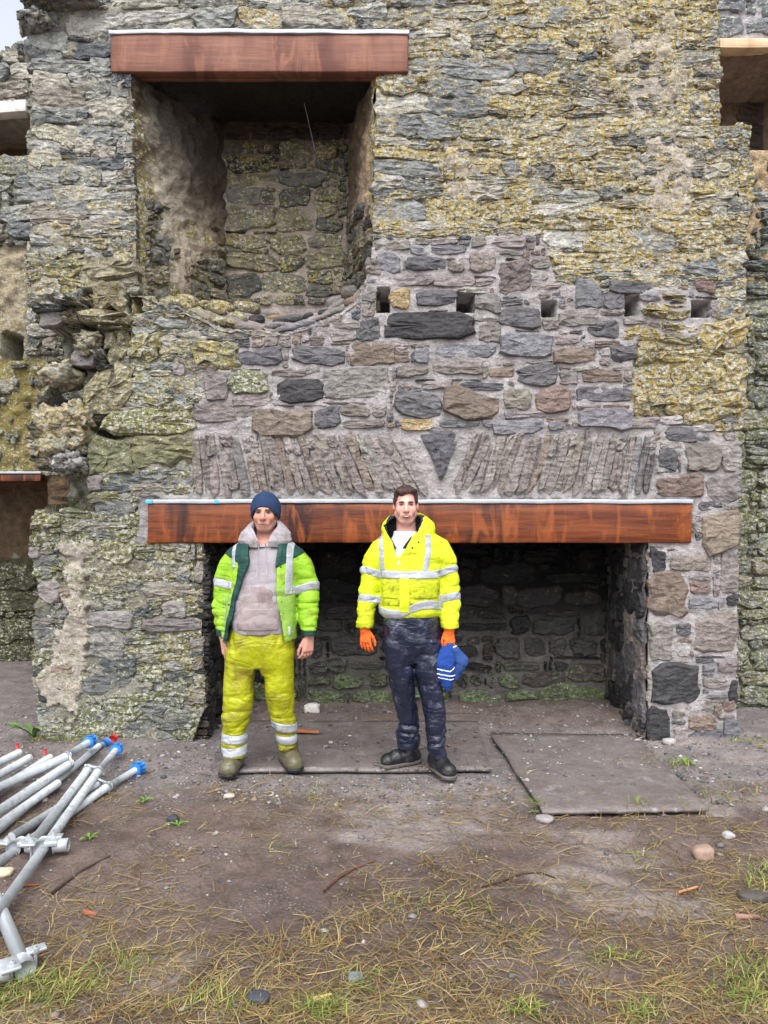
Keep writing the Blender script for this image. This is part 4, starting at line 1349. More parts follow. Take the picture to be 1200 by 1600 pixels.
def blades(name, base, ang, length, width, lift, curl, colr, mat, segs=4):
    """curved ribbons; base Nx2, lift = rise of the tip per length"""
    n = len(base)
    t = np.linspace(0, 1, segs + 1)
    a = ang[:, None] + curl[:, None] * (t[None] - 0.3)
    step = (length / segs)[:, None]
    cl = np.sqrt(np.clip(1 - lift ** 2, 0.02, 1))[:, None]
    x = base[:, :1] + np.cumsum(np.concatenate([np.zeros((n, 1)), (np.cos(a[:, 1:]) * step * cl)], 1), 1)
    y = base[:, 1:2] + np.cumsum(np.concatenate([np.zeros((n, 1)), (np.sin(a[:, 1:]) * step * cl)], 1), 1)
    z0 = np.where(on_board(base[:, 0], base[:, 1]), BZ + 0.01, ground_z(base[:, 0], base[:, 1]))[:, None]
    arc = lift[:, None] * length[:, None] * (t[None] - 0.42 * t[None] ** 2.2)
    z = z0 + 0.004 + arc
    gz = np.where(on_board(x, y), BZ + 0.012, ground_z(x, y)) + 0.003
    z = np.maximum(z, gz)
    wd = width[:, None] * (1 - 0.75 * t[None] ** 2) * 0.5
    sx, sy = -np.sin(a) * wd, np.cos(a) * wd
    tw = rs_.uniform(-0.8, 0.8, (n, 1)) * wd
    L_ = np.stack([x - sx, y - sy, z - tw * 0], -1)
    R_ = np.stack([x + sx, y + sy, z + np.abs(tw)], -1)
    P = np.stack([L_, R_], 2).reshape(n, -1, 3)
    k = np.arange(segs)
    q = np.stack([2 * k, 2 * k + 1, 2 * k + 3, 2 * k + 2], -1)
    Fc = (q[None] + (2 * (segs + 1)) * np.arange(n)[:, None, None]).reshape(-1, 4)
    return mk(name, P.reshape(-1, 3), Fc, mat, col=np.repeat(colr, 2 * (segs + 1), 0), kind='stuff')


def inwall(x, y):
    return (y > 5.345) & ((x < -1.27) | (x > 1.84)) & (np.abs(x) < 2.6)


# straw, thicker in drifts
NC = 40000
u, v = rs_.uniform(-40, 1240, NC), 800 + 800 * rs_.uniform(0.36, 1.04, NC)
Yg = 1.6 * FPX / (v - 800)
x, y = (u - 600) / FPX * Yg, Yg
d = 0.46 + 0.95 * n2(x, y, 1.9, 3, 180)
d += 0.30 * sstep(1400, 1560, v) + 0.40 * sstep(700, 1150, u) * sstep(1250, 1330, v) - 0.50 * sstep(560, 330, u) * sstep(1440, 1380, v) - 0.6 * sstep(1230, 1190, v) - 0.35 * sstep(1460, 1500, v) * sstep(1560, 1500, v) * sstep(640, 900, u) * sstep(1000, 850, u)
d += 0.6 * (((u > 680) & (u < 800) & (v > 1240) & (v < 1300)) | ((u > 500) & (u < 560) & (v > 1250) & (v < 1275)) | ((u > 250) & (u < 330) & (v > 1205) & (v < 1235)))
d = np.where(on_board(x, y), 0.02, d)
d = np.where(v < 1165, np.where((u < 90) | (u > 1150) | ((u > 480) & (u < 660) & (v > 1095)), 0.10, 0.0), d)
kp = np.nonzero((rs_.random(NC) < d) & ~inwall(x, y))[0][:2400]
clx, cly = x[kp], y[kp]
bx_, by_, ba_, bc_ = [], [], [], []
for x, y in zip(clx, cly):
    k = int(rs_.integers(2, 8))
    a0 = rs_.uniform(0, 6.28)
    bx_ += list(x + rs_.normal(0, 0.035, k))
    by_ += list(y + rs_.normal(0, 0.035, k))
    ba_ += list(a0 + rs_.normal(0, 0.9, k))
    bc_ += [rs_.random()] * k
bx_, by_, ba_, bc_ = map(np.array, (bx_, by_, ba_, bc_))
okb = ~inwall(bx_, by_)
bx_, by_, ba_, bc_ = bx_[okb], by_[okb], ba_[okb], bc_[okb]
nb_ = len(bx_)
pal = np.array([lin(160, 138, 92), lin(138, 116, 76), lin(176, 156, 112), lin(112, 90, 62), lin(122, 86, 56), lin(140, 132, 80)])
pick = rs_.choice(6, nb_, p=[.28, .24, .16, .14, .08, .10])
cs = pal[pick] * rs_.uniform(0.5, 1.05, (nb_, 1))
M_STRAW = plain('dry_straw', 'col', 0.75, 0.25, 0.15, 40, 0.1)
blades('straw', np.stack([bx_, by_], -1), ba_, rs_.uniform(0.03, 0.15, nb_) * rs_.uniform(0.7, 1.25, nb_), rs_.uniform(0.0018, 0.0038, nb_), np.abs(rs_.normal(0.03, 0.14, nb_)).clip(0, 0.7), rs_.normal(0, 0.8, nb_), cs, M_STRAW)

# green grass
tufts = [(30, 1560, 90, 40, 300), (110, 1545, 60, 26, 160), (500, 1585, 34, 20, 150), (1165, 1545, 50, 50, 260), (1185, 1380, 26, 26, 90), (820, 1588, 24, 12, 70), (720, 1420, 60, 26, 60), (950, 1500, 40, 16, 50), (1000, 1585, 30, 14, 60), (340, 1575, 70, 20, 90), (85, 1158, 46, 5, 420), (150, 1156, 34, 4, 160), (240, 1156, 40, 3, 60), (1170, 1160, 30, 8, 120),
         (1060, 1195, 60, 9, 70), (835, 1266, 12, 5, 26), (1000, 1265, 20, 4, 24), (640, 1410, 50, 20, 30), (1010, 1340, 40, 20, 40), (1120, 1250, 60, 16, 60), (560, 1540, 50, 20, 60), (200, 1500, 50, 20, 60), (420, 1330, 40, 20, 24), (490, 1240, 16, 10, 20)]
tx, ty = [], []
for (u, v, ru, rv, k) in tufts:
    for _ in range(k):
        q = gpt(u + rs_.normal(0, ru * 0.55), max(1154, v + rs_.normal(0, rv * 0.55)))
        if not inwall(q[0], q[1]):
            tx.append(q[0])
            ty.append(q[1])
tx, ty = np.array(tx), np.array(ty)
n = len(tx)
gp = np.array([lin(104, 122, 52), lin(126, 136, 64), lin(84, 102, 44), lin(150, 142, 80)])[rs_.choice(4, n)] * rs_.uniform(0.75, 1.15, (n, 1))
M_GRASS = plain('grass_blade', 'col', 0.6, 0.3, 0.15, 40, 0.1)
blades('grass', np.stack([tx, ty], -1), rs_.uniform(0, 6.28, n), rs_.uniform(0.03, 0.085, n), rs_.uniform(0.003, 0.005, n), rs_.uniform(0.25, 0.95, n), rs_.normal(0, 0.8, n), gp, M_GRASS)


# ------------------------------------------------------------------ weeds
def weed(label, u, v, size, leaves, c, up=0.5):
    q = gpt(u, v)
    q[2] = float(ground_z(q[0], q[1]))
    t = thing('weed', label, 'plant', tuple(q))
    for k in range(leaves):
        a = 6.283 * k / leaves + rs_.normal(0, 0.3)
        L = size * rs_.uniform(0.7, 1.15)
        wd = L * rs_.uniform(0.09, 0.13)
        s = np.linspace(0, 1, 7)
        prof = np.sin(np.pi * np.clip(s * 0.92 + 0.06, 0, 1)) ** 0.8 * wd
        r = L * s * (1 - 0.25 * s * up)
        z = L * (up * s * 1.4 - (0.5 * up + 0.25) * s * s) + 0.004
        cx_, cy_ = np.cos(a) * r, np.sin(a) * r
        nx_, ny_ = -np.sin(a), np.cos(a)
        wv = 0.15 * wd * np.sin(s * 9 + k)
        P = np.concatenate([np.stack([cx_ + nx_ * prof, cy_ + ny_ * prof, z + prof * 0.35 + wv], -1), np.stack([cx_, cy_, z], -1), np.stack([cx_ - nx_ * prof, cy_ - ny_ * prof, z + prof * 0.35 - wv], -1)])
        Fc = []
        for j in range(6):
            Fc += [(j, j + 1, 8 + j, 7 + j), (7 + j, 8 + j, 15 + j, 14 + j)]
        mk('leaf', P, Fc, M_GRASS, t, local=True, col=c * rs_.uniform(0.75, 1.2))
    st, Fc = tube_geo([(0, 0, -0.01), (0, 0, 0.5 * size * up + 0.01)], [0.004, 0.002], 6)
    mk('stem', st, Fc, M_GRASS, t, local=True, col=c * 0.8)


weed('broad-leaved green dock plant at the foot of the left pier', 52, 1158, 0.20, 9, lin(92, 122, 62), 0.75)
weed('small green weed on the mud nearest the blue-capped poles, upper of two', 226, 1250, 0.075, 6, lin(104, 136, 56))
weed('small green weed beside a dark slate chip on the mud', 278, 1292, 0.07, 6, lin(100, 130, 52))
weed('small bright green weed alone on the mud right of the pole couplers', 141, 1312, 0.065, 6, lin(112, 146, 56))
weed('small green weed at the front corner of the rust stained board', 836, 1268, 0.05, 5, lin(110, 140, 58))
weed('bright green weed at the foot of the right pier', 1072, 1194, 0.08, 7, lin(112, 150, 52))


# ------------------------------------------------------------------ loose stones, sticks and offcuts
def pebble(name, label, u, v, sx, sy, sz, c, seed, cat='stone', z=None, flat=0.8):
    q = gpt(u, v)
    q[2] = float(ground_z(q[0], q[1])) if z is None else z
    bm = bmesh.new()
    bmesh.ops.create_icosphere(bm, subdivisions=3, radius=0.5)
    V = np.array([w.co[:] for w in bm.verts])
    Fc = [tuple(w.index for w in f.verts) for f in bm.faces]
    bm.free()
    V = np.sign(V) * np.abs(V) ** flat
    V *= (1 + 0.16 * fbm(V * 2.5 + seed, 3, seed))[:, None]
    V = V * np.array([sx, sy, sz]) * 1.1 + np.array([0, 0, sz * 0.32])
    o = mk(name, V, Fc, M_GRAV, local=True, col=c)
    o.location = q
    return tag(o, label, cat)


pebble('loose_stone', 'pinkish rounded stone lying among straw at the right', 1099, 1338, 0.078, 0.065, 0.055, lin(150, 126, 112), 201)
pebble('slate_chip', 'dark wet slate chip near the bottom edge of the picture', 404, 1566, 0.055, 0.05, 0.025, lin(62, 64, 74), 202)
pebble('slate_chip', 'dark slate chip lying on mud beside the small weed', 271, 1283, 0.05, 0.045, 0.035, lin(52, 54, 64), 203)
pebble('loose_stone', 'dark half-buried stone at the right edge', 1176, 1408, 0.10, 0.06, 0.03, lin(78, 70, 66), 204)
pebble('loose_stone', 'small pale stone on mud in front of the man in yellow trousers', 358, 1247, 0.05, 0.04, 0.022, lin(176, 164, 154), 205)
pebble('loose_stone', 'white pebble on grass near the right edge', 1138, 1311, 0.045, 0.04, 0.025, lin(168, 168, 168), 206)
pebble('loose_stone', 'cream stone under the pole at the left edge', 5, 1372, 0.07, 0.05, 0.03, lin(190, 176, 150), 207)
pebble('loose_stone', 'grey stone at the front edge of the rust stained board', 851, 1285, 0.07, 0.05, 0.03, lin(140, 136, 134), 208)
pebble('loose_stone', 'pale stone against the foot of the right pier', 1045, 1163, 0.07, 0.05, 0.04, lin(160, 158, 154), 209)
pebble('loose_stone', 'bluish grey stone among straw near the bottom', 556, 1532, 0.042, 0.035, 0.022, lin(112, 116, 124), 210)
pebble('white_block', 'small white broken block on the fireplace floor', 487, 1120, 0.08, 0.05, 0.06, lin(196, 192, 186), 211, 'block', 0.04, 0.5)


def stick(name, label, pts, r, c, cat='stick', zadd=0.008):
    P = []
    for (u, v) in pts:
        q = gpt(u, v)
        q[2] = (BZ + 0.01 if on_board(q[0], q[1]) else float(ground_z(q[0], q[1]))) + zadd
        P.append(q)
    P = np.array(P)
    V, Fc = tube_geo(P - P[0], np.linspace(r, r * 0.55, len(P)), 7)
    V += 0.15 * r * wob(V, 60, 2)
    o = mk(name, V, Fc, M_GRAV, local=True, col=c)
    o.location = P[0]
    return tag(o, label, cat)


stick('dead_twig', 'long dark twig half sunk in the mud right of the poles', [(78, 1397), (105, 1380), (130, 1362), (172, 1341)], 0.008, lin(70, 58, 52))
stick('dead_twig', 'thin reddish-brown bramble stem in the middle of the mud', [(505, 1395), (530, 1376), (552, 1362), (585, 1351)], 0.006, lin(94, 58, 44))
stick('dead_twig', 'thin dark curved twig among straw right of centre', [(752, 1392), (780, 1380), (815, 1368), (845, 1366), (868, 1376)], 0.005, lin(74, 56, 44))
stick('wood_splinter', 'orange-red wood splinter on mud beside the lowest pole', [(28, 1386), (62, 1385)], 0.007, lin(150, 80, 58), 'splinter')
stick('wood_splinter', 'small orange wood chip alone on dark mud at the left', [(130, 1425), (152, 1426)], 0.014, lin(150, 92, 70), 'splinter')
stick('wood_splinter', 'reddish splinter in the grass beside the pole clamp', [(48, 1496), (73, 1487)], 0.007, lin(170, 98, 70), 'splinter')
stick('wood_splinter', 'pale yellow wood chip near the bottom edge', [(484, 1572), (518, 1560)], 0.012, lin(206, 168, 118), 'splinter')
stick('wood_splinter', 'pink-brown flat chip lying at the right edge', [(1148, 1434), (1186, 1436)], 0.014, lin(150, 116, 104), 'splinter')
stick('wood_splinter', 'thin orange splinter in straw below the pinkish stone', [(1060, 1394), (1090, 1391)], 0.007, lin(196, 138, 96), 'splinter')
q0, q1 = gpt(458, 1143, 0.035), gpt(500, 1149, 0.035)
V, Fc = box_geo((0, -0.03, 0), (0.19, 0.03, 0.016), 0.003, (5, 1, 1), 0.003, 5)
V[:, 1] *= 1 - 0.5 * (V[:, 0] / 0.19)
o = mk('timber_offcut', V, Fc, plain('raw_offcut', lin(166, 108, 74), 0.7, 0.3, 0.2, 20), local=True, smooth=False)
o.location = q0
o.rotation_euler = (0, 0, -0.18)
tag(o, 'orange timber offcut on the board behind the man in yellow trousers', 'offcut')

# ------------------------------------------------------------------ pile of scaffold poles
M_GALV = plain('galvanised_steel', lin(178, 184, 188), 0.5, 0.5, 0.16, 22, 0.25, 0.003, 90, 0.2, dirt=lin(126, 126, 124), dirt_amt=0.45, dsc=18)
M_ALU = plain('bright_aluminium', lin(188, 194, 198), 0.38, 0.5, 0.08, 18, 0.15, 0.002, 90, 0.5)
M_CAP = plain('blue_plastic', lin(46, 128, 214), 0.42, 0.5, 0.10, 20, 0.1)
M_RED = plain('red_plastic', lin(196, 40, 44), 0.45, 0.5, 0.1, 20, 0.1)


def pt(q):
    return gpt(q[0], q[1], q[2])


def tubepart(t, name, p, q, r, mat=M_GALV, n=16, r2=None):
    V, Fc = tube_geo([p, q], [r, r2 or r], n)
    o = mk(name, V, Fc, mat, t)
    for f in o.data.polygons:
        if len(f.vertices) > 4:
            f.use_smooth = False
    return o


def cap(t, p, d, mat=M_CAP, r=0.031, L=0.075):
    d = d / np.linalg.norm(d)
    o = tubepart(t, 'end_cap', p, p + d * L, r, mat)
    a = np.cross(d, (0, 0, 1))
    a /= np.linalg.norm(a)
    b = np.cross(d, a)
    ribs = MB()
    for k in range(9):
        th = 6.283 * k / 9
        e = (a * math.cos(th) + b * math.sin(th)) * (r + 0.002)
        V, Fc = tube_geo([p + e + d * 0.012, p + e + d * (L - 0.004)], 0.0065, 6)
        ribs.add(V, Fc)
    ribs.build('cap_ribs', mat, o)
    tubepart(o, 'cap_rim', p + d * 0.002, p + d * 0.014, r + 0.006, mat)


def clip(t, p, q, d):
    """pressed clip that joins two parallel tubes at p and q"""
    d = d / np.linalg.norm(d)
    B = MB()
    for c in (p, q):
        V, Fc = tube_geo([c - d * 0.012, c + d * 0.012], 0.0305, 16)
        B.add(V, Fc)
    e = (q - p) / np.linalg.norm(q - p)
    for s in (-1, 1):
        off = np.cross(d, e) * 0.026 * s
        V, Fc = tube_geo([p - e * 0.02 + off, q + e * 0.02 + off], 0.008, 8)
        B.add(V, Fc)
    B.build('joining_clip', M_ALU, t)


def coupler(t, p, d):
    d = d / np.linalg.norm(d)
    a = np.cross(d, (0, 0, 1.0))
    a /= np.linalg.norm(a)
    u = np.cross(a, d)
    B = MB()
    V, Fc = tube_geo([p - d * 0.03, p + d * 0.03], 0.034, 16)
    B.add(V, Fc)
    V, Fc = tube_geo([p + a * 0.05 + d * 0.0, p + a * 0.115], 0.03, 14)
    B.add(V, Fc)
    V, Fc = box_geo((-0.035, -0.03, -0.012), (0.035, 0.03, 0.012), 0.005)
    B.add(V @ np.array([d, a, u]) + p + a * 0.045 + u * 0.02, Fc)
    for s in (-1, 1):
        V, Fc = box_geo((-0.02, -0.014, -0.006), (0.02, 0.05, 0.006), 0.004)
        B.add(V @ np.array([d, a * s, u]) + p + a * s * 0.03 + u * 0.028 + d * 0.035 * s, Fc)
    o = B.build('coupler', M_ALU, t)
    for s in (-1, 1):
        c = p + a * 0.042 * s + d * 0.02 * s
        V, Fc = tube_geo([c - u * 0.045, c + u * 0.05], 0.006, 8)
        V2, F2 = tube_geo([c + u * 0.028, c + u * 0.042], 0.0135, 6)
        mb = MB()
        mb.add(V, Fc)
        mb.add(V2, F2)
        mb.build('bolt', M_ALU, o, smooth=False)


def pole(label, near, far, r, z=None, inner=None, inner_cap=None, mate=None, coup=None, mat=M_GALV):
    """near/far = (u, v, z); inner = end of the thinner telescoping tube; mate = second parallel tube"""
    a, b = pt(near), pt(far)
    t = thing('scaffold_pole', label, 'scaffold pole', tuple(a), 'scaffold poles heaped on the ground')
    tubepart(t, 'tube', a, b, r, mat)
    d = b - a
    if inner is not None:
        e = pt(inner)
        tubepart(t, 'inner_tube', b - (e - b) * 0.05, e, r * 0.86, mat)
        if inner_cap is not None:
            cap(t, e - (e - b) * 0.04, e - b, inner_cap)
    elif inner_cap is not None:
        cap(t, b - d / np.linalg.norm(d) * 0.01, d, inner_cap)
    if mate is not None:
        c, e = pt(mate[0]), pt(mate[1])
        tubepart(t, 'parallel_tube', c, e, r, mat)
        clip(t, b, e, d)
    if coup is not None:
        for q in coup:
            coupler(t, pt(q), d)
    return t


R1 = 0.0238
pole('thick grey scaffold pole topmost of the heap with blue cap beside the wall foot', (-70, 1262, 0.10), (104, 1182, 0.13), R1 * 1.05, inner=(138, 1160, 0.12), inner_cap=M_CAP, mate=[(-70, 1312, 0.06), (108, 1194, 0.09)])
pole('long plain grey scaffold pole running back to a small red and blue end', (-80, 1362, 0.03), (154, 1166, 0.03), R1 * 0.86, inner=(170, 1158, 0.03))
pole('grey scaffold pole pair crossing over the others, middle blue cap of three', (-20, 1450, 0.06), (153, 1206, 0.085), R1 * 0.95, inner=(181, 1172, 0.075), inner_cap=M_CAP, mate=[(52, 1316, 0.085), (137, 1203, 0.09)], coup=[(66, 1322, 0.07)])
pole('grey scaffold pole pair lowest on the mud with the rightmost blue cap', (-60, 1388, 0.03), (167, 1230, 0.03), R1 * 0.95, inner=(212, 1203, 0.03), inner_cap=M_CAP, mate=[(18, 1308, 0.035), (152, 1225, 0.04)], coup=[(28, 1322, 0.045)])
pole('short bright aluminium pole sloping to a clamp at the bottom left', (-8, 1402, 0.05), (34, 1500, 0.04), R1 * 1.05, mat=M_ALU, coup=[(37, 1510, 0.04)])
pole('rear grey scaffold pole with a red tag at the left edge', (-70, 1226, 0.07), (30, 1176, 0.08), R1)
pole('rear grey scaffold pole just behind the topmost pole', (-70, 1250, 0.05), (46, 1184, 0.07), R1)
pole('rear grey scaffold pole ending at a red plug between the others', (-40, 1258, 0.05), (78, 1184, 0.05), R1)
pole('grey scaffold pole under the heap, seen between the thick pole and the long plain one', (-80, 1345, 0.03), (90, 1224, 0.04), R1)
for (lab, u, v, z) in (('red plastic plug on the rear pole at the left edge', 27, 1165, 0.11), ('red plastic plug standing on the rear pole near the dock plant', 70, 1174, 0.10)):
    p = gpt(u, v, z)
    V, Fc = tube_geo([(0, 0, -0.022), (0, 0, 0.006), (0, 0, 0.014)], [0.010, 0.010, 0.007], 12)
    o = mk('red_plug', V, Fc, M_RED, local=True)
    o.location = p
    tag(o, lab, 'plug')
p, d = pt((160, 1163, 0.03)), pt((170, 1158, 0.03)) - pt((154, 1166, 0.03))
V, Fc = tube_geo([p * 0, d * 0.5], 0.028, 14)
o = mk('blue_band', V, Fc, M_CAP, local=True)
o.location = p
tag(o, 'blue plastic band on the end of the long plain pole', 'band')
V, Fc = tube_geo([d * 0, d * 0.35], 0.027, 14)
o = mk('red_band', V, Fc, M_RED, local=True)
o.location = p + d * 0.9
tag(o, 'red plastic tip on the end of the long plain pole', 'band')

# ------------------------------------------------------------------ people: bodies and clothes as smooth implicit surfaces
def nets(F, ax, ay, az):
    S = F < 0
    cnt = np.zeros(tuple(k - 1 for k in S.shape), np.int8)
    for a in (0, 1):
        for b in (0, 1):
            for c in (0, 1):
                cnt += S[a:S.shape[0] - 1 + a, b:S.shape[1] - 1 + b, c:S.shape[2] - 1 + c]
    I, J, K = np.nonzero((cnt > 0) & (cnt < 8))
    n = len(I)
    idx = -np.ones(cnt.shape, np.int32)
    idx[I, J, K] = np.arange(n)
    P = np.zeros((n, 3))
    C = np.zeros(n)
    for axn in range(3):
        o = [k for k in range(3) if k != axn]
        for a in (0, 1):
            for b in (0, 1):
                d0 = [0, 0, 0]
                d0[o[0]], d0[o[1]] = a, b
                d1 = list(d0)
                d1[axn] = 1
                v0 = F[I + d0[0], J + d0[1], K + d0[2]]
                v1 = F[I + d1[0], J + d1[1], K + d1[2]]
                m = (v0 < 0) != (v1 < 0)
                t = (v0[m] / (v0[m] - v1[m]))[:, None]
                p0 = np.stack([ax[I[m] + d0[0]], ay[J[m] + d0[1]], az[K[m] + d0[2]]], -1)
                p1 = np.stack([ax[I[m] + d1[0]], ay[J[m] + d1[1]], az[K[m] + d1[2]]], -1)
                P[m] += p0 + t * (p1 - p0)
                C[m] += 1
    P /= C[:, None]
    Q = []
    i, j, k = np.nonzero((S[:-1] != S[1:])[:, 1:-1, 1:-1])
    j, k = j + 1, k + 1
    f = np.stack([idx[i, j - 1, k - 1], idx[i, j, k - 1], idx[i, j, k], idx[i, j - 1, k]], -1)
    s = S[i, j, k]
    Q.append(np.where(s[:, None], f, f[:, ::-1]))
    i, j, k = np.nonzero((S[:, :-1] != S[:, 1:])[1:-1, :, 1:-1])
    i, k = i + 1, k + 1
    f = np.stack([idx[i - 1, j, k - 1], idx[i - 1, j, k], idx[i, j, k], idx[i, j, k - 1]], -1)
    s = S[i, j, k]
    Q.append(np.where(s[:, None], f, f[:, ::-1]))
    i, j, k = np.nonzero((S[:, :, :-1] != S[:, :, 1:])[1:-1, 1:-1, :])
    i, j = i + 1, j + 1
    f = np.stack([idx[i - 1, j - 1, k], idx[i, j - 1, k], idx[i, j, k], idx[i - 1, j, k]], -1)
    s = S[i, j, k]
    Q.append(np.where(s[:, None], f, f[:, ::-1]))
    return P, np.concatenate(Q)


def smin(a, b, k):
    if k <= 0:
        return np.minimum(a, b)
    h = np.clip(0.5 + 0.5 * (b - a) / k, 0, 1)
    return b + (a - b) * h - k * h * (1 - h)


class Vox:
    def __init__(s, lo=None, hi=None, h=0.006, axes=None):
        s.ax = axes if axes else [np.arange(lo[k], hi[k] + h, h) for k in range(3)]
        s.F = np.full(tuple(len(a) for a in s.ax), 0.5, np.float32)

    def sl(s, lo, hi):
        r = []
        for k in range(3):
            i0 = int(np.searchsorted(s.ax[k], lo[k]))
            i1 = int(np.searchsorted(s.ax[k], hi[k]))
            r.append(slice(max(0, i0 - 1), min(len(s.ax[k]), i1 + 1)))
        return tuple(r)

    def grid(s, q=None):
        q = q or (slice(None),) * 3
        return s.ax[0][q[0]][:, None, None], s.ax[1][q[1]][None, :, None], s.ax[2][q[2]][None, None, :]

    def put(s, fn, lo, hi, k=0.0, sub=False):
        q = s.sl(lo, hi)
        d = fn(*s.grid(q)).astype(np.float32)
        if sub:
            s.F[q] = -smin(-s.F[q], d, k)
        else:
            s.F[q] = smin(s.F[q], d, k)

    def cone(s, a, b, ra, rb, k=0.012, sub=False, sy=1.0):
        a, b = np.array(a, float), np.array(b, float)
        m = max(ra, rb) * max(1, 1 / sy) + k + 0.03
        ab = b - a
        L = float(ab @ ab) + 1e-12

        def fn(x, y, z):
            t = np.clip(((x - a[0]) * ab[0] + (y - a[1]) * ab[1] + (z - a[2]) * ab[2]) / L, 0, 1)
            dx, dy, dz = x - a[0] - t * ab[0], (y - a[1] - t * ab[1]) * sy, z - a[2] - t * ab[2]
            return np.sqrt(dx * dx + dy * dy + dz * dz) - (ra + (rb - ra) * t)
        s.put(fn, np.minimum(a, b) - m, np.maximum(a, b) + m, k, sub)

    def ell(s, c, r, k=0.012, sub=False):
        c, r = np.array(c, float), np.array(r, float)
        m = k + 0.03

        def fn(x, y, z):
            u, v, w = (x - c[0]) / r[0], (y - c[1]) / r[1], (z - c[2]) / r[2]
            k0 = np.sqrt(u * u + v * v + w * w)
            k1 = np.sqrt((u / r[0]) ** 2 + (v / r[1]) ** 2 + (w / r[2]) ** 2) + 1e-6
            return k0 * (k0 - 1) / k1
        s.put(fn, c - r - m, c + r + m, k, sub)

    def loft(s, keys, k=0.02, sub=False, e=2.2, grow=0.0, cap=True):
        """keys (z, cx, cy, rx, ry) by height"""
        K = np.array(sorted(keys), float)
        lo = np.array([(K[:, 1] - K[:, 3]).min(), (K[:, 2] - K[:, 4]).min(), K[0, 0]]) - 0.05 - max(grow, 0)
        hi = np.array([(K[:, 1] + K[:, 3]).max(), (K[:, 2] + K[:, 4]).max(), K[-1, 0]]) + 0.05 + max(grow, 0)

        def fn(x, y, z):
            zz = z.ravel()
            cx, cy, rx, ry = [np.interp(zz, K[:, 0], K[:, i])[None, None] for i in (1, 2, 3, 4)]
            rx, ry = rx + grow, ry + grow
            q = (np.abs((x - cx) / rx) ** e + np.abs((y - cy) / ry) ** e) ** (1 / e)
            d = (q - 1) * np.minimum(rx, ry)
            if cap:
                d = np.maximum(d, np.maximum(K[0, 0] - z, z - K[-1, 0]))
            return d
        s.put(fn, lo, hi, k, sub)

    def cut(s, fn, k=0.0):
        """keep only where fn < 0"""
        d = fn(*s.grid()).astype(np.float32)
        s.F = np.maximum(s.F, d + np.zeros_like(s.F)) if k <= 0 else -smin(-s.F, -(d + np.zeros_like(s.F)), k)

    def rough(s, fn, band=0.03):
        m = np.abs(s.F) < band
        i, j, k = np.nonzero(m)
        P = np.stack([s.ax[0][i], s.ax[1][j], s.ax[2][k]], -1)
        s.F[m] += fn(P).astype(np.float32)

    def mesh(s):
        return nets(s.F, *s.ax)

    def region(s, grow, fn):
        """mesh of a slightly thicker skin inside the region fn < 0"""
        G = np.maximum(s.F - grow, fn(*s.grid()).astype(np.float32) + np.zeros_like(s.F))
        return nets(G, *s.ax)


def folds(P, f, seed, amp, sharp=0.55):
    """cloth folds: ridged noise, steep one side"""
    q = P * np.array(f) + 0.35 * np.stack([vnoise(P * 7, seed), vnoise(P * 7, seed + 1), vnoise(P * 7, seed + 2)], -1)
    n = vnoise(q * 1.25, seed + 3)
    n2_ = vnoise(q * 2.4 + 5.1, seed + 4)
    return -amp * (1.15 * (np.abs(n) ** sharp - 0.55) + 0.3 * (np.abs(n2_) ** sharp - 0.55))


def hand(v, wrist, d, s_, n, curl, r=0.0088, k=0.006, spread=1.0, scale=1.0, open_thumb=0.3):
    """d to the fingertips, s_ towards the thumb, n = way the palm faces"""
    w, d, s_, n = [np.array(q, float) for q in (wrist, d, s_, n)]
    for q in (d, s_, n):
        q /= np.linalg.norm(q)
    S = scale
    for off in (-0.027, -0.009, 0.009, 0.026):
        v.cone(w + s_ * off * 0.6 * S, w + (d * 0.086 + s_ * off) * S, 0.0155 * S, 0.0125 * S, 0.012)
    for i, (off, L) in enumerate(((0.029, 0.068), (0.0098, 0.077), (-0.0095, 0.072), (-0.028, 0.056))):
        b = w + (d * 0.084 + s_ * off * spread) * S
        c1, c2, c3 = curl, curl * 2.0, curl * 2.7
        L = L * S
        dd = lambda a: d * math.cos(a) + n * math.sin(a) + s_ * 0.05 * (1.5 - i)
        p1 = b + dd(c1 * 0.6) * L * 0.45
        p2 = p1 + dd(c2 * 0.8) * L * 0.32
        p3 = p2 + dd(c3 * 0.8) * L * 0.25
        v.cone(b - d * 0.012, p1, r * 1.08 * S, r * S, k)
        v.cone(p1, p2, r * S, r * 0.94 * S, 0.003)
        v.cone(p2, p3, r * 0.94 * S, r * 0.8 * S, 0.003)
    b = w + (d * 0.022 + s_ * 0.026 + n * 0.006) * S
    p1 = b + (d * 0.036 + s_ * (0.016 + 0.02 * open_thumb) + n * 0.010) * S
    p2 = p1 + (d * 0.032 + s_ * (0.002 + 0.012 * open_thumb) + n * 0.010) * S
    p3 = p2 + (d * 0.024 - s_ * 0.004 + n * 0.006) * S
    v.cone(b, p1, r * 1.7 * S, r * 1.15 * S, 0.010)
    v.cone(p1, p2, r * 1.12 * S, r * 1.02 * S, 0.004)
    v.cone(p2, p3, r * 1.02 * S, r * 0.85 * S, 0.003)


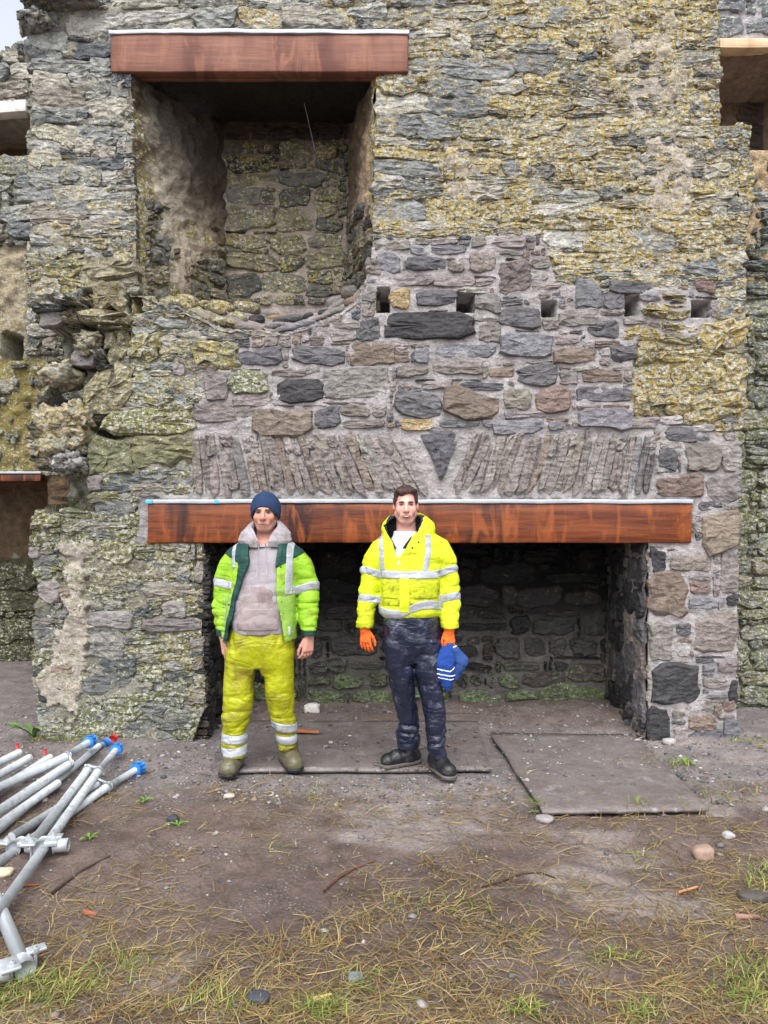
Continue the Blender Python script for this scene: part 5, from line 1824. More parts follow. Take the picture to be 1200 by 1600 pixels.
def head(v, cx, e, cy=0.0, w=1.0, smile=0.0):
    """head with its eyes at height e, facing -Y"""
    c = np.array([cx, cy, e])

    def o(x, y, z):
        return c + np.array([x * w, y, z])
    v.ell(o(0, 0.018, 0.028), (0.075 * w, 0.094, 0.092), 0.02)
    v.ell(o(0, -0.022, -0.03), (0.063 * w, 0.070, 0.092), 0.02)
    v.ell(o(0, -0.050, -0.098), (0.034 * w, 0.034, 0.026), 0.022)
    for s in (-1, 1):
        v.cone(o(0.054 * s, 0.018, -0.058), o(0.022 * s, -0.048, -0.10), 0.021, 0.020, 0.022)
        v.ell(o(0.040 * s, -0.064, -0.034), (0.024, 0.022, 0.022 + 0.004 * smile), 0.02)
    v.cone(o(-0.026, -0.077, 0.015), o(0.026, -0.077, 0.015), 0.0115, 0.0115, 0.016)
    for s in (-1, 1):
        v.ell(o(0.032 * s, -0.098, -0.001), (0.021, 0.016, 0.0115), 0.008, sub=True)
    v.cone(o(0, -0.086, 0.008), o(0, -0.113, -0.038), 0.0085, 0.0135, 0.010)
    for s in (-1, 1):
        v.ell(o(0.0125 * s, -0.098, -0.042), (0.0095, 0.011, 0.0085), 0.006)
    v.ell(o(0, -0.080, -0.070), (0.034, 0.016, 0.022), 0.016)
    wd = 0.028 + 0.006 * smile
    for dx0, dx1 in ((-1, 0), (0, 1)):
        zc0 = 0.006 * smile
        a = o(wd * dx0, -0.088 + 0.008 * abs(dx0), -0.069 + (zc0 if dx0 else 0))
        b = o(wd * dx1, -0.088 + 0.008 * abs(dx1), -0.069 + (zc0 if dx1 else 0))
        v.cone(a, b, 0.0052 if dx0 == 0 else 0.0035, 0.0035 if dx0 == 0 else 0.0052, 0.005)
        dz = -0.011 - 0.006 * smile
        a2 = o(wd * 0.85 * dx0, -0.086 + 0.008 * abs(dx0), -0.069 + (zc0 * 0.6 if dx0 else dz))
        b2 = o(wd * 0.85 * dx1, -0.086 + 0.008 * abs(dx1), -0.069 + (zc0 * 0.6 if dx1 else dz))
        v.cone(a2, b2, 0.0062 if dx0 == 0 else 0.0035, 0.0035 if dx0 == 0 else 0.0062, 0.005)
    if smile:
        v.ell(o(0, -0.099, -0.0745), (0.019, 0.010, 0.0058), 0.003, sub=True)
    for s in (-1, 1):
        v.ell(o(0.0765 * s, 0.012, -0.010), (0.010, 0.021, 0.031), 0.008)
        v.ell(o(0.084 * s, 0.006, -0.008), (0.006, 0.012, 0.019), 0.004, sub=True)


def body_axes(x0, x1, zs):
    z = []
    for (a, b, h) in zs:
        z += list(np.arange(a, b, h))
    return [np.arange(x0, x1, 0.0034), np.arange(-0.20, 0.20, 0.0034), np.array(z)]


def skin_colors(P, cx, e, base, smile, stubble, w=1.0):
    c = np.tile(base, (len(P), 1))
    x, y, z = (P[:, 0] - cx) / w, P[:, 1], P[:, 2] - e
    face = (y < 0.02) & (z > -0.16)

    def blob(x0, z0, rx, rz):
        return np.clip(1.3 - ((np.abs(x) - x0) / rx) ** 2 - ((z - z0) / rz) ** 2, 0, 1) * face
    red = np.clip(blob(0.04, -0.035, 0.026, 0.024) * 0.6 + blob(0, -0.038, 0.018, 0.018) * 0.7 + (np.abs(x) > 0.07) * face * 0.6, 0, 1)[:, None]
    c = c * (1 - 0.45 * red) + base * np.array([1.02, 0.70, 0.66]) * 0.45 * red
    lz = -0.069 + smile * 0.006 * (np.abs(x) / 0.03) ** 1.5
    lip = (np.clip(1.15 - (x / (0.026 + 0.006 * smile)) ** 2 - ((z - lz + 0.004 + 0.004 * smile) / (0.011 + 0.004 * smile)) ** 2, 0, 1) * (y < -0.06))[:, None]
    c = c * (1 - lip) + base * (np.array([0.86, 0.58, 0.56]) if smile else np.array([0.90, 0.70, 0.68])) * lip
    sk = blob(0.031, 0.0, 0.022, 0.012)[:, None]
    c = c * (1 - 0.22 * sk)  # shadow of the eye sockets painted into the skin colour
    if stubble:
        st = (np.clip(1.2 - ((z + 0.088) / 0.04) ** 2, 0, 1) * (np.abs(x) < 0.07) * (y < 0.03))[:, None] * (1 - lip)
        c = c * (1 - stubble * st) + lin(150, 128, 118) * stubble * st
        mo = (np.clip(1.3 - (x / 0.03) ** 2 - ((z + 0.058) / 0.007) ** 2, 0, 1) * (y < -0.06))[:, None]
        c = c * (1 - 0.5 * stubble * mo)
    return c


def face_bits(t, body, cx, e, cy, w, hair_c, squint, smile):
    for s in (-1, 1):
        V, Fc = [], []
        bm = bmesh.new()
        bmesh.ops.create_uvsphere(bm, u_segments=14, v_segments=10, radius=1.0)
        U = np.array([q.co[:] for q in bm.verts])
        Fc = [tuple(q.index for q in f.verts) for f in bm.faces]
        bm.free()
        ctr = np.array([cx + 0.031 * s * w, cy - 0.0795, e - 0.001])
        P = U * np.array([0.0135, 0.010, 0.0062 * squint]) + ctr
        r = np.hypot(U[:, 0] * 0.0135, U[:, 2] * 0.0062 * squint)
        iris = (np.abs(U[:, 0]) < 0.5) & (U[:, 1] < 0)
        c = np.where(iris[:, None], lin(48, 40, 38), lin(150, 136, 130))
        c = np.where(((U[:, 2] > 0.30) | (U[:, 2] < -0.8))[:, None], lin(66, 44, 40), c)
        mk('eye', P, Fc, M_EYE, body, local=True, col=c)
        arc = [np.array([cx + s * w * xx, cy - yy, e + zz]) for (xx, yy, zz) in ((0.012, 0.0900, 0.0115), (0.023, 0.0895, 0.0145), (0.035, 0.0845, 0.0140), (0.047, 0.074, 0.0085))]
        V, Fc = tube_geo(arc, [0.0034, 0.0044, 0.0040, 0.002], 7)
        mk('eyebrow', V, Fc, M_HAIR, body, local=True, col=hair_c)
    V, Fc = tube_geo([np.array([cx + w * xx, cy - yy, e + zz]) for (xx, yy, zz) in ((-0.033, 0.0815, -0.070 + 0.010 * smile), (-0.016, 0.0925, -0.0730 - 0.000 * smile), (0, 0.0960, -0.0738 - 0.004 * smile), (0.016, 0.0925, -0.0730 - 0.000 * smile), (0.033, 0.0815, -0.070 + 0.010 * smile))], [0.0018, 0.0026, 0.0024, 0.0026, 0.0018] if not smile else [0.0022, 0.0062, 0.0078, 0.0062, 0.0022], 7)
    mk('mouth', V, Fc, M_EYE, body, local=True, col=lin(110, 62, 58))
    if smile:
        V, Fc = tube_geo([np.array([cx + w * xx, cy - yy, e + zz]) for (xx, yy, zz) in ((-0.021, 0.0925, -0.0690), (-0.011, 0.0985, -0.0722), (0, 0.1010, -0.0738), (0.011, 0.0985, -0.0722), (0.021, 0.0925, -0.0690))], [0.0018, 0.0040, 0.0048, 0.0040, 0.0018], 8)
        mk('teeth', V, Fc, M_EYE, body, local=True, col=lin(176, 164, 154))


M_EYE = plain('eye_surface', 'col', 0.3, 0.5, 0.02)
M_HAIR = plain('brown_hair', 'col', 0.55, 0.4, 0.35, 90, 0.6, 0.006, 160)
M_SKIN = plain('weathered_skin', 'col', 0.5, 0.35, 0.07, 60, 0.12, 0.003, 180)


def cloth(name, c, rough=0.7, dirt=None, dirt_amt=0.5, dsc=7, var=0.12, bstr=0.55, bsc=26, spec=0.3, bdist=0.02, crease=1.0):
    M = NT(name)
    p = M.pos()
    a = M.noise(p, 9, 4, 0.6)
    col = M.val(tuple(c), M.mr(a, 0.3, 0.7, 1 - var, 1 + var, False))
    if dirt is not None:
        d = M.noise(p, dsc, 6, 0.68, 0.4)
        col = M.mix(M.mr(d, 0.62 - 0.22 * dirt_amt, 0.80 - 0.2 * dirt_amt, 0, 0.85), col, tuple(dirt))
    h = M.math('MULTIPLY', M.noise(p, bsc, 4, 0.6, 0.2), 0.35)
    for (sc, k) in (((4.0, 4.0, 10), 0.45), ((9, 9, 5), 0.25), ((20, 20, 30), 0.06)):
        w_ = M.noise(M.scale(p, sc), 1.0, 2, 0.5, 0.9)
        h = M.math('ADD', h, M.math('MULTIPLY', M.math('POWER', M.math('ABSOLUTE', M.math('SUBTRACT', w_, 0.5)), 0.6), k * crease))
    return M.fin(col, rough, h, bstr, bdist * 1.6, spec)


M_HV1 = cloth('green_hi_vis', lin(144, 190, 46), 0.6, lin(120, 118, 52), 0.6, 9)
M_HV1F = cloth('faded_hi_vis', lin(138, 176, 76), 0.65, lin(130, 140, 84), 0.55, 9)
M_HV2 = cloth('yellow_hi_vis', lin(206, 220, 40), 0.55, lin(150, 148, 40), 0.16, 10)
M_HV2D = cloth('soiled_hi_vis', lin(184, 194, 32), 0.6, lin(104, 98, 38), 0.66, 15)
M_RAIN = cloth('yellow_rain_trousers', lin(162, 166, 14), 0.42, lin(120, 106, 36), 0.8, 5, bstr=0.7, spec=0.45)
M_NAVY = cloth('navy_rain_trousers', lin(28, 33, 54), 0.27, lin(112, 116, 128), 0.34, 9, 0.3, 0.7, 24, 0.55, 0.02)
M_GREEN = cloth('dark_green_cloth', lin(22, 62, 56), 0.5)
M_LINE = cloth('black_lining', lin(38, 38, 48), 0.55, bstr=0.6)
M_HOOD = cloth('grey_sweatshirt', lin(160, 154, 160), 0.9, lin(124, 110, 106), 0.55, 6, 0.08, 0.3, 60)
M_HOODD = cloth('muddy_sweatshirt', lin(150, 138, 138), 0.9, lin(118, 102, 98), 0.75, 8, 0.1, 0.3, 60)
M_SILV = cloth('reflective_tape', lin(168, 172, 180), 0.35, lin(128, 126, 124), 0.5, 10, 0.06, 0.3, 40, 0.5)
M_BEAN = cloth('navy_knit', lin(34, 54, 86), 0.9, None, bstr=0.5, bsc=90, crease=0.15)
M_TEE = cloth('white_tee', lin(206, 214, 228), 0.85)
M_WELL = cloth('olive_rubber', lin(92, 88, 66), 0.35, lin(112, 104, 90), 0.5, 14, spec=0.5)
M_BOOT = cloth('black_boot', lin(30, 30, 34), 0.4, lin(92, 90, 92), 0.35, 14, spec=0.5)
M_SOLE = cloth('boot_sole', lin(98, 92, 88), 0.8)
M_GLOV = cloth('orange_glove', lin(240, 108, 42), 0.75, lin(190, 88, 46), 0.3, 14)
M_HATB = cloth('blue_knit', lin(30, 66, 140), 0.85, None, bstr=0.5, bsc=80)
M_HATD = cloth('dull_blue_knit', lin(44, 72, 130), 0.85, None, bstr=0.5, bsc=80)
M_WHT = cloth('white_stripe', lin(214, 220, 232), 0.8)
M_STUD = cloth('dark_stud', lin(52, 60, 50), 0.4)


def vmesh(t, name, vm, mat, parent=None, col=None, S=0.98, label=None):
    P, Q = vm
    if len(P) == 0:
        return None
    return mk(name, P * S, Q, mat, parent or t, local=True, col=col, label=label)


def interp(z, pts):
    pts = sorted(pts)
    return np.interp(z, [q[0] for q in pts], [q[1] for q in pts])


def stud(t, P, r=0.006):
    bm = bmesh.new()
    bmesh.ops.create_icosphere(bm, subdivisions=2, radius=r)
    V = np.array([q.co[:] for q in bm.verts]) * np.array([1, 0.5, 1])
    Fc = [tuple(q.index for q in f.verts) for f in bm.faces]
    bm.free()
    mk('stud', (V + np.array(P)) * 0.98, Fc, M_STUD, t, local=True)


def front_y(v, x, z):
    """first surface met from the front at (x, z)"""
    i = int(np.argmin(np.abs(v.ax[0] - x)))
    k = int(np.argmin(np.abs(v.ax[2] - z)))
    col = np.nonzero(v.F[i, :, k] < 0)[0]
    return v.ax[1][col[0]] if len(col) else 0.0


def boot(t, name, ankle, toe, mat, sole_mat, r=0.048, height=0.13, top=None):
    a, b = np.array(ankle, float), np.array(toe, float)
    lo = np.minimum(a, b) - 0.12
    hi = np.maximum(a, b) + 0.14
    lo[2], hi[2] = -0.02, height + 0.05
    v = Vox(lo, hi, 0.0045)
    d = (b - a) / np.linalg.norm(b - a)
    heel = a - d * 0.045
    v.cone((heel[0], heel[1], 0.048), (b[0], b[1], 0.042), r * 0.88, r * 1.0, 0.01)
    v.cone((a[0], a[1], 0.06), (a[0] + d[0] * 0.08, a[1] + d[1] * 0.08, 0.062), r * 0.98, r * 0.9, 0.03)
    v.cone((a[0], a[1], 0.06), (a[0], a[1], height), r * 1.0, r * 1.08, 0.03)
    v.cut(lambda x, y, z: 0.012 - z)
    v.rough(lambda P: 0.0022 * vnoise(P * np.array([30, 30, 70]), 5) * (P[:, 2] > 0.05))
    o = vmesh(t, name, v.mesh(), mat)
    w = Vox(lo, hi, 0.0045)
    w.cone((heel[0], heel[1], 0.02), (b[0] + d[0] * 0.004, b[1] + d[1] * 0.004, 0.02), r * 0.92, r * 1.06, 0.01)
    w.cut(lambda x, y, z: np.maximum(z - 0.024, 0.0 - z))
    vmesh(t, 'sole', w.mesh(), sole_mat, o)


# ---- man on the left: navy beanie, open green-yellow jacket, grey hoodie, yellow rain trousers
PS1 = 0.98
P1X, P1Y = (413 - 600) / FPX * 4.71, 4.71
p1 = thing('person', 'man in navy beanie, open hi-vis jacket, grey hoodie and yellow waterproof trousers', 'person', (P1X, P1Y, BZ + 0.004))
cx, E = 0.008, 1.606
b = Vox(axes=body_axes(-0.40, 0.42, [(0.0, 0.66, 0.012), (0.66, 0.90, 0.0034), (0.90, 1.36, 0.012), (1.36, 1.78, 0.003)]))
head(b, cx, E, -0.01, 0.97)
b.cone((cx, 0.025, 1.34), (cx, 0.015, 1.52), 0.066, 0.056, 0.02)
b.loft([(0.86, -0.02, 0, 0.15, 0.10), (1.1, -0.01, 0, 0.145, 0.10), (1.3, 0, 0.01, 0.17, 0.10), (1.40, 0, 0.015, 0.13, 0.08), (1.44, 0, 0.02, 0.06, 0.06)], 0.03)
b.cone((-0.16, 0.02, 1.36), (-0.25, 0.03, 1.10), 0.048, 0.040, 0.03)
b.cone((-0.25, 0.03, 1.10), (-0.262, 0.01, 0.83), 0.038, 0.027, 0.02)
b.cone((0.16, 0.02, 1.36), (0.265, 0.03, 1.10), 0.048, 0.040, 0.03)
b.cone((0.265, 0.03, 1.10), (0.283, -0.02, 0.845), 0.038, 0.027, 0.02)
for s, x0, x1, yy in ((-1, -0.13, -0.175, -0.01), (1, 0.08, 0.145, 0.05)):
    b.cone((x0, 0, 0.88), ((x0 + x1) / 2, -0.01, 0.50), 0.075, 0.055, 0.03)
    b.cone(((x0 + x1) / 2, -0.01, 0.50), (x1, yy, 0.08), 0.046, 0.030, 0.02)
hand(b, (-0.262, 0.008, 0.815), (0.10, -0.10, -1), (0.25, -0.95, 0), (0.95, 0.25, 0), 0.42)
hand(b, (0.284, -0.022, 0.832), (-0.10, -0.16, -1), (-0.80, -0.60, 0), (-0.60, 0.80, 0.0), 0.52, open_thumb=0.2)
P, Q = b.mesh()
SK1 = lin(190, 138, 122)
body1 = mk('body', P * PS1, Q, M_SKIN, p1, local=True, col=skin_colors(P, cx, E, SK1, 0.0, 0.22))


def sc1(o):
    for c in o.children:
        pass


face_bits(p1, body1, cx * PS1, E * PS1, -0.01 * PS1, 0.97, lin(96, 74, 60), 1.0, 0.0)

# beanie
v = Vox((-0.14, -0.16, 1.50), (0.16, 0.17, 1.76), 0.0035)
v.ell((cx, 0.010, 1.624), (0.094, 0.112, 0.112), 0)
zc = lambda x, y: 1.640 - 0.070 * np.clip(np.abs(x - cx) / 0.088, 0, 1.1) ** 2.2 - 0.05 * np.clip((y + 0.06) / 0.16, 0, 1)
v.cut(lambda x, y, z: zc(x, y) - z, 0.006)
G = v.F.copy()
vb = Vox((-0.14, -0.16, 1.50), (0.16, 0.17, 1.76), 0.0035)
vb.ell((cx, 0.010, 1.620), (0.0985, 0.117, 0.112), 0)
vb.cut(lambda x, y, z: np.maximum(zc(x, y) - 0.003 - z, z - zc(x, y) - 0.046), 0.008)
v.F = smin(v.F, vb.F, 0.006)
v.rough(lambda P: 0.0016 * vnoise(P * np.array([60, 60, 40]), 8) + 0.002 * vnoise(P * 18, 9))
vmesh(p1, 'beanie', v.mesh(), M_BEAN)

# hoodie: torso and the hood lying round the neck
v = Vox((-0.30, -0.22, 0.80), (0.30, 0.24, 1.62), 0.006)
v.loft([(0.838, -0.028, -0.005, 0.150, 0.118), (0.86, -0.028, -0.008, 0.172, 0.140), (0.93, -0.028, -0.012, 0.182, 0.150), (1.05, -0.02, -0.008, 0.178, 0.142), (1.2, 0, 0, 0.185, 0.128), (1.31, 0.004, 0.005, 0.19, 0.118), (1.37, 0.006, 0.01, 0.15, 0.105), (1.405, 0.006, 0.015, 0.10, 0.085)], 0.02, e=2.4)
v.rough(lambda P: folds(P, (7, 7, 12), 20, 0.007) * sstep(1.3, 1.1, P[:, 2]) + 0.003 * vnoise(P * 20, 22))
hoodie = vmesh(p1, 'hoodie', v.mesh(), M_HOOD)
vmesh(p1, 'muddy_front', v.region(0.0015, lambda x, y, z: np.maximum(0.06 * (((x + 0.02) / 0.125) ** 2 + ((z - 0.99) / 0.17) ** 2 - 1 + 0.35 * np.sin(x * 31 + 1) * np.sin(z * 27 + x * 9) + 0.2 * np.sin(x * 70) * np.sin(z * 63)), y + 0.02)), M_HOODD, hoodie, label='mud smeared front of the hoodie')
vmesh(p1, 'pouch_pocket', v.region(0.006, lambda x, y, z: np.maximum(np.maximum(z - 1.02, 0.885 - z), np.maximum(y + 0.02, np.abs(x + 0.022) - 0.125 + 0.35 * np.clip(z - 0.93, 0, 1)))), M_HOODD, hoodie)
vh = Vox((-0.24, -0.2, 1.34), (0.26, 0.22, 1.60), 0.0045)
vh.loft([(1.385, cx, -0.01, 0.135, 0.110), (1.43, cx, 0.0, 0.168, 0.125), (1.475, cx, 0.012, 0.158, 0.125), (1.52, cx, 0.025, 0.118, 0.118), (1.556, cx, 0.035, 0.078, 0.105)], 0.0, e=2.1)
vh.loft([(1.40, cx, -0.02, 0.045, 0.10), (1.45, cx, -0.01, 0.064, 0.11), (1.50, cx, 0.0, 0.074, 0.10), (1.60, cx, 0.02, 0.074, 0.09)], 0.01, sub=True, e=2.1)
vh.put(lambda x, y, z: np.maximum(np.maximum(np.abs(x - cx) * 0.86 - 0.58 * (z - 1.404), y + 0.01), 1.40 - z), (-0.2, -0.2, 1.40), (0.2, 0.0, 1.60), 0.01, True)
vh.rough(lambda P: folds(P, (9, 9, 9), 30, 0.010) + 0.002 * vnoise(P * 25, 31))
vmesh(p1, 'hood', vh.mesh(), M_HOOD, hoodie)
for s in (-1, 1):
    V, Fc = tube_geo([(cx + 0.018 * s, -0.128, 1.415), (cx + 0.026 * s, -0.138, 1.36), (cx + 0.026 * s, -0.143, 1.29), (cx + 0.030 * s, -0.146, 1.22)], 0.0032, 6)
    mk('drawstring', V * PS1, Fc, M_HOOD, hoodie, local=True)

# jacket
v = Vox((-0.38, -0.22, 0.78), (0.40, 0.22, 1.50), 0.0062)
v.loft([(0.815, -0.028, 0.0, 0.232, 0.168), (0.95, -0.022, 0, 0.222, 0.165), (1.1, -0.01, 0, 0.212, 0.158), (1.25, 0.004, 0.004, 0.21, 0.148), (1.34, 0.006, 0.008, 0.208, 0.138), (1.40, 0.006, 0.012, 0.165, 0.125), (1.455, 0.006, 0.02, 0.095, 0.105)], 0.02, e=2.5)
LA = [(0.865, -0.256, 0.010, 0.052, 0.055), (0.92, -0.260, 0.018, 0.060, 0.064), (1.0, -0.262, 0.025, 0.066, 0.070), (1.10, -0.260, 0.030, 0.069, 0.074), (1.2, -0.238, 0.028, 0.076, 0.080), (1.30, -0.200, 0.022, 0.082, 0.085), (1.37, -0.160, 0.018, 0.068, 0.075), (1.41, -0.13, 0.016, 0.04, 0.05)]
RA = [(0.868, 0.282, -0.018, 0.054, 0.056), (0.92, 0.277, -0.01, 0.060, 0.064), (1.0, 0.273, 0.005, 0.067, 0.070), (1.10, 0.272, 0.022, 0.070, 0.074), (1.2, 0.254, 0.025, 0.077, 0.080), (1.30, 0.212, 0.022, 0.082, 0.085), (1.37, 0.168, 0.018, 0.068, 0.075), (1.41, 0.138, 0.016, 0.04, 0.05)]
v.loft(LA, 0.025)
v.loft(RA, 0.025)
# hollow inside and the open front
inner = Vox(axes=v.ax)
inner.loft([(0.78, -0.028, 0.0, 0.208, 0.146), (0.95, -0.022, 0, 0.198, 0.143), (1.1, -0.01, 0, 0.188, 0.136), (1.25, 0.004, 0.004, 0.186, 0.126), (1.34, 0.006, 0.008, 0.184, 0.116), (1.50, 0.006, 0.02, 0.10, 0.09)], 0, e=2.5)
v.F = np.maximum(v.F, -inner.F)
XLc = [(1.46, -0.085), (1.44, -0.082), (1.276, -0.086), (1.10, -0.146), (0.924, -0.196), (0.80, -0.222)]
XRc = [(1.46, 0.10), (1.41, 0.108), (1.296, 0.10), (1.172, 0.094), (0.996, 0.110), (0.80, 0.150)]


def openf(x, y, z):
    zz = z.ravel()
    l = interp(zz, XLc)[None, None] + 0.004 * np.sin(zz * 40)[None, None]
    r = interp(zz, XRc)[None, None] + 0.004 * np.sin(zz * 33)[None, None]
    return np.maximum(np.maximum(l - x, x - r), y + 0.02)


v.put(openf, (-0.3, -0.22, 0.78), (0.3, 0.0, 1.50), 0.0, True)
v.rough(lambda P: folds(P, (6, 6, 22), 40, 0.013) * sstep(0.19, 0.24, np.abs(P[:, 0])) * sstep(1.30, 1.18, P[:, 2]) + folds(P, (9, 9, 7), 44, 0.008) * sstep(0.24, 0.19, np.abs(P[:, 0])) + 0.003 * vnoise(P * 16, 47), 0.03)
jacket = vmesh(p1, 'jacket', v.mesh(), M_HV1)
inarm = lambda x: np.abs(x) - 0.0
vmesh(p1, 'jacket_yoke', v.region(0.003, lambda x, y, z: np.minimum(np.maximum(1.300 + 0.55 * np.clip(np.abs(x) - 0.16, -0.2, 1) - z, np.abs(x) - 0.27), 9)), M_GREEN, jacket, label='dark green shoulder yoke')
vmesh(p1, 'faded_panel', v.region(0.002, lambda x, y, z: np.maximum(np.maximum(z - 1.16, y), np.maximum(0.09 - x, x - 0.200))), M_HV1F, jacket)
vmesh(p1, 'faded_panel', v.region(0.002, lambda x, y, z: np.maximum(np.maximum(z - 1.10, y), np.maximum(-0.235 - 0.02 - x, x + 0.14))), M_HV1F, jacket)


def lining(x, y, z):
    zz = z.ravel()
    l = interp(zz, XLc)[None, None]
    wd = np.interp(zz, [0.8, 1.0, 1.2, 1.3, 1.46], [0.020, 0.026, 0.04, 0.062, 0.075])[None, None]
    return np.maximum(np.maximum(x - l - 0.02, l - wd - x), y + 0.03)


vmesh(p1, 'jacket_lining', v.region(0.006, lining), M_GREEN, jacket, label='dark green lining turned out along the open front')


def lining_r(x, y, z):
    zz = z.ravel()
    r = interp(zz, XRc)[None, None]
    wd = np.interp(zz, [1.27, 1.30, 1.46], [0.0, 0.022, 0.03])[None, None]
    return np.maximum(np.maximum(np.maximum(r - 0.02 - x, x - r - wd), y + 0.03), 1.275 - z)


vmesh(p1, 'jacket_lining', v.region(0.006, lining_r), M_GREEN, jacket)
band = lambda z0, h, sl, xr: (lambda x, y, z: np.maximum(np.abs(z - z0 - sl * (x - xr)) - h, 0))


def armband(side, z0, h, sl, x0):
    return lambda x, y, z: np.maximum(np.abs(z - z0 - sl * (x - x0) + 0.25 * y) - h, 0.185 - side * x)


vmesh(p1, 'reflective_band', v.region(0.0045, armband(-1, 1.150, 0.026, -0.28, -0.25)), M_SILV, jacket)
vmesh(p1, 'reflective_band', v.region(0.0045, armband(1, 1.130, 0.026, 0.28, 0.27)), M_SILV, jacket)
vmesh(p1, 'reflective_band', v.region(0.004, lambda x, y, z: np.maximum(np.abs(z - 1.108) - 0.026, np.maximum(np.abs(x) - 0.195, 0))), M_SILV, jacket)
vmesh(p1, 'reflective_band', v.region(0.005, lambda x, y, z: np.maximum(np.maximum(np.abs(x - 0.168 - 0.03 * (z - 1.25)) - 0.021, 1.10 - z), y - 0.05)), M_SILV, jacket)
vmesh(p1, 'reflective_band', v.region(0.005, lambda x, y, z: np.maximum(np.maximum(np.abs(x + 0.178) - 0.014, 1.26 - z), y - 0.05)), M_SILV, jacket)
for zz, xx in ((1.30, 0.112), (1.27, 0.12), (1.06, 0.125), (0.99, 0.135), (0.90, 0.145)):
    stud(jacket, (xx, front_y(v, xx, zz) - 0.002, zz))
for zz, xx in ((1.36, -0.13), (1.04, -0.20)):
    stud(jacket, (xx, front_y(v, xx, zz) - 0.006, zz))
V, Fc = box_geo((0.150, -0.006, 0.855), (0.178, 0.0, 0.905), 0.002)
mk('label_tag', (V + np.array([0, front_y(v, 0.165, 0.88) - 0.004, 0])) * PS1, Fc, M_SILV, jacket, local=True)
# cuffs
vc = Vox((-0.36, -0.12, 0.80), (0.38, 0.12, 0.92), 0.005)
vc.loft([(0.832, -0.256, 0.006, 0.042, 0.046), (0.885, -0.258, 0.014, 0.048, 0.052)], 0)
vmesh(p1, 'cuff', vc.mesh(), M_GREEN, jacket)
vc = Vox((-0.36, -0.12, 0.80), (0.38, 0.12, 0.92), 0.005)
vc.loft([(0.838, 0.283, -0.022, 0.045, 0.048), (0.89, 0.282, -0.014, 0.052, 0.056)], 0)
vmesh(p1, 'cuff', vc.mesh(), M_GREEN, jacket)

# trousers
v = Vox((-0.32, -0.20, 0.03), (0.26, 0.24, 0.98), 0.0062)
v.loft([(0.60, -0.028, 0, 0.13, 0.09), (0.65, -0.028, 0, 0.195, 0.120), (0.72, -0.030, 0, 0.210, 0.135), (0.80, -0.026, 0, 0.212, 0.142), (0.90, -0.024, 0, 0.190, 0.132), (0.96, -0.024, 0, 0.168, 0.122)], 0.0, e=2.4)
v.loft([(0.078, -0.184, -0.030, 0.070, 0.082), (0.14, -0.186, -0.025, 0.074, 0.086), (0.22, -0.186, -0.022, 0.075, 0.088), (0.34, -0.167, -0.020, 0.090, 0.098), (0.47, -0.150, -0.012, 0.100, 0.104), (0.62, -0.150, 0, 0.098, 0.112), (0.74, -0.135, 0, 0.10, 0.118)], 0.03)
v.loft([(0.115, 0.140, 0.055, 0.056, 0.074), (0.20, 0.131, 0.045, 0.060, 0.078), (0.33, 0.110, 0.020, 0.080, 0.090), (0.47, 0.092, 0.0, 0.093, 0.10), (0.62, 0.088, 0, 0.094, 0.110), (0.74, 0.075, 0, 0.10, 0.118)], 0.03)
v.put(lambda x, y, z: np.maximum(np.abs(x + 0.030) - 0.030 * np.clip((0.66 - z) / 0.1, 0, 1) ** 0.5, z - 0.64), (-0.10, -0.2, 0.4), (0.06, 0.2, 0.66), 0.015, True)
v.rough(lambda P: folds(P, (5, 5, 16), 60, 0.020) * sstep(0.45, 0.32, P[:, 2]) + folds(P, (11, 11, 4), 64, 0.010) * sstep(0.55, 0.75, P[:, 2]) + folds(P, (6, 6, 9), 68, 0.009) * sstep(0.3, 0.45, P[:, 2]) * sstep(0.75, 0.55, P[:, 2]) + 0.003 * vnoise(P * 18, 71), 0.035)
tr1 = vmesh(p1, 'trousers', v.mesh(), M_RAIN)
for s, z0, sl in ((-1, 0.205, -0.05), (-1, 0.130, 0.05), (1, 0.262, -0.18), (1, 0.180, -0.05)):
    vmesh(p1, 'reflective_band', v.region(0.0045, lambda x, y, z, s=s, z0=z0, sl=sl: np.maximum(np.abs(z - z0 - sl * (x - 0.15 * s)) - 0.027, (0.03 if s > 0 else -0.03) * s - s * x)), M_SILV, tr1)
boot(p1, 'rubber_boot', (-0.190, 0.03, 0), (-0.200, -0.135, 0), M_WELL, M_BOOT, 0.055, 0.12)
boot(p1, 'rubber_boot', (0.142, 0.09, 0), (0.192, -0.03, 0), M_WELL, M_BOOT, 0.055, 0.15)

# ---- man on the right: bare-headed, closed yellow jacket, navy trousers, orange gloves
P2X, P2Y = (640 - 600) / FPX * 4.655, 4.655
p2 = thing('person', 'smiling bare-headed man in yellow reflective jacket, navy trousers and orange gloves', 'person', (P2X, P2Y, BZ + 0.004))
cx, E = -0.024, 1.653
b = Vox(axes=body_axes(-0.40, 0.40, [(0.0, 0.72, 0.012), (0.72, 0.96, 0.006), (0.96, 1.42, 0.012), (1.42, 1.82, 0.003)]))
head(b, cx, E, -0.01, 0.93, 1.0)
b.cone((cx * 0.6, 0.025, 1.38), (cx, 0.015, 1.57), 0.068, 0.057, 0.02)
b.loft([(0.88, 0, 0, 0.15, 0.10), (1.1, 0, 0, 0.15, 0.10), (1.34, 0, 0.01, 0.17, 0.10), (1.43, 0, 0.015, 0.13, 0.08), (1.47, 0, 0.02, 0.06, 0.06)], 0.03)
b.cone((-0.16, 0.02, 1.40), (-0.245, 0.03, 1.15), 0.048, 0.040, 0.03)
b.cone((-0.245, 0.03, 1.15), (-0.275, 0.0, 0.90), 0.038, 0.027, 0.02)
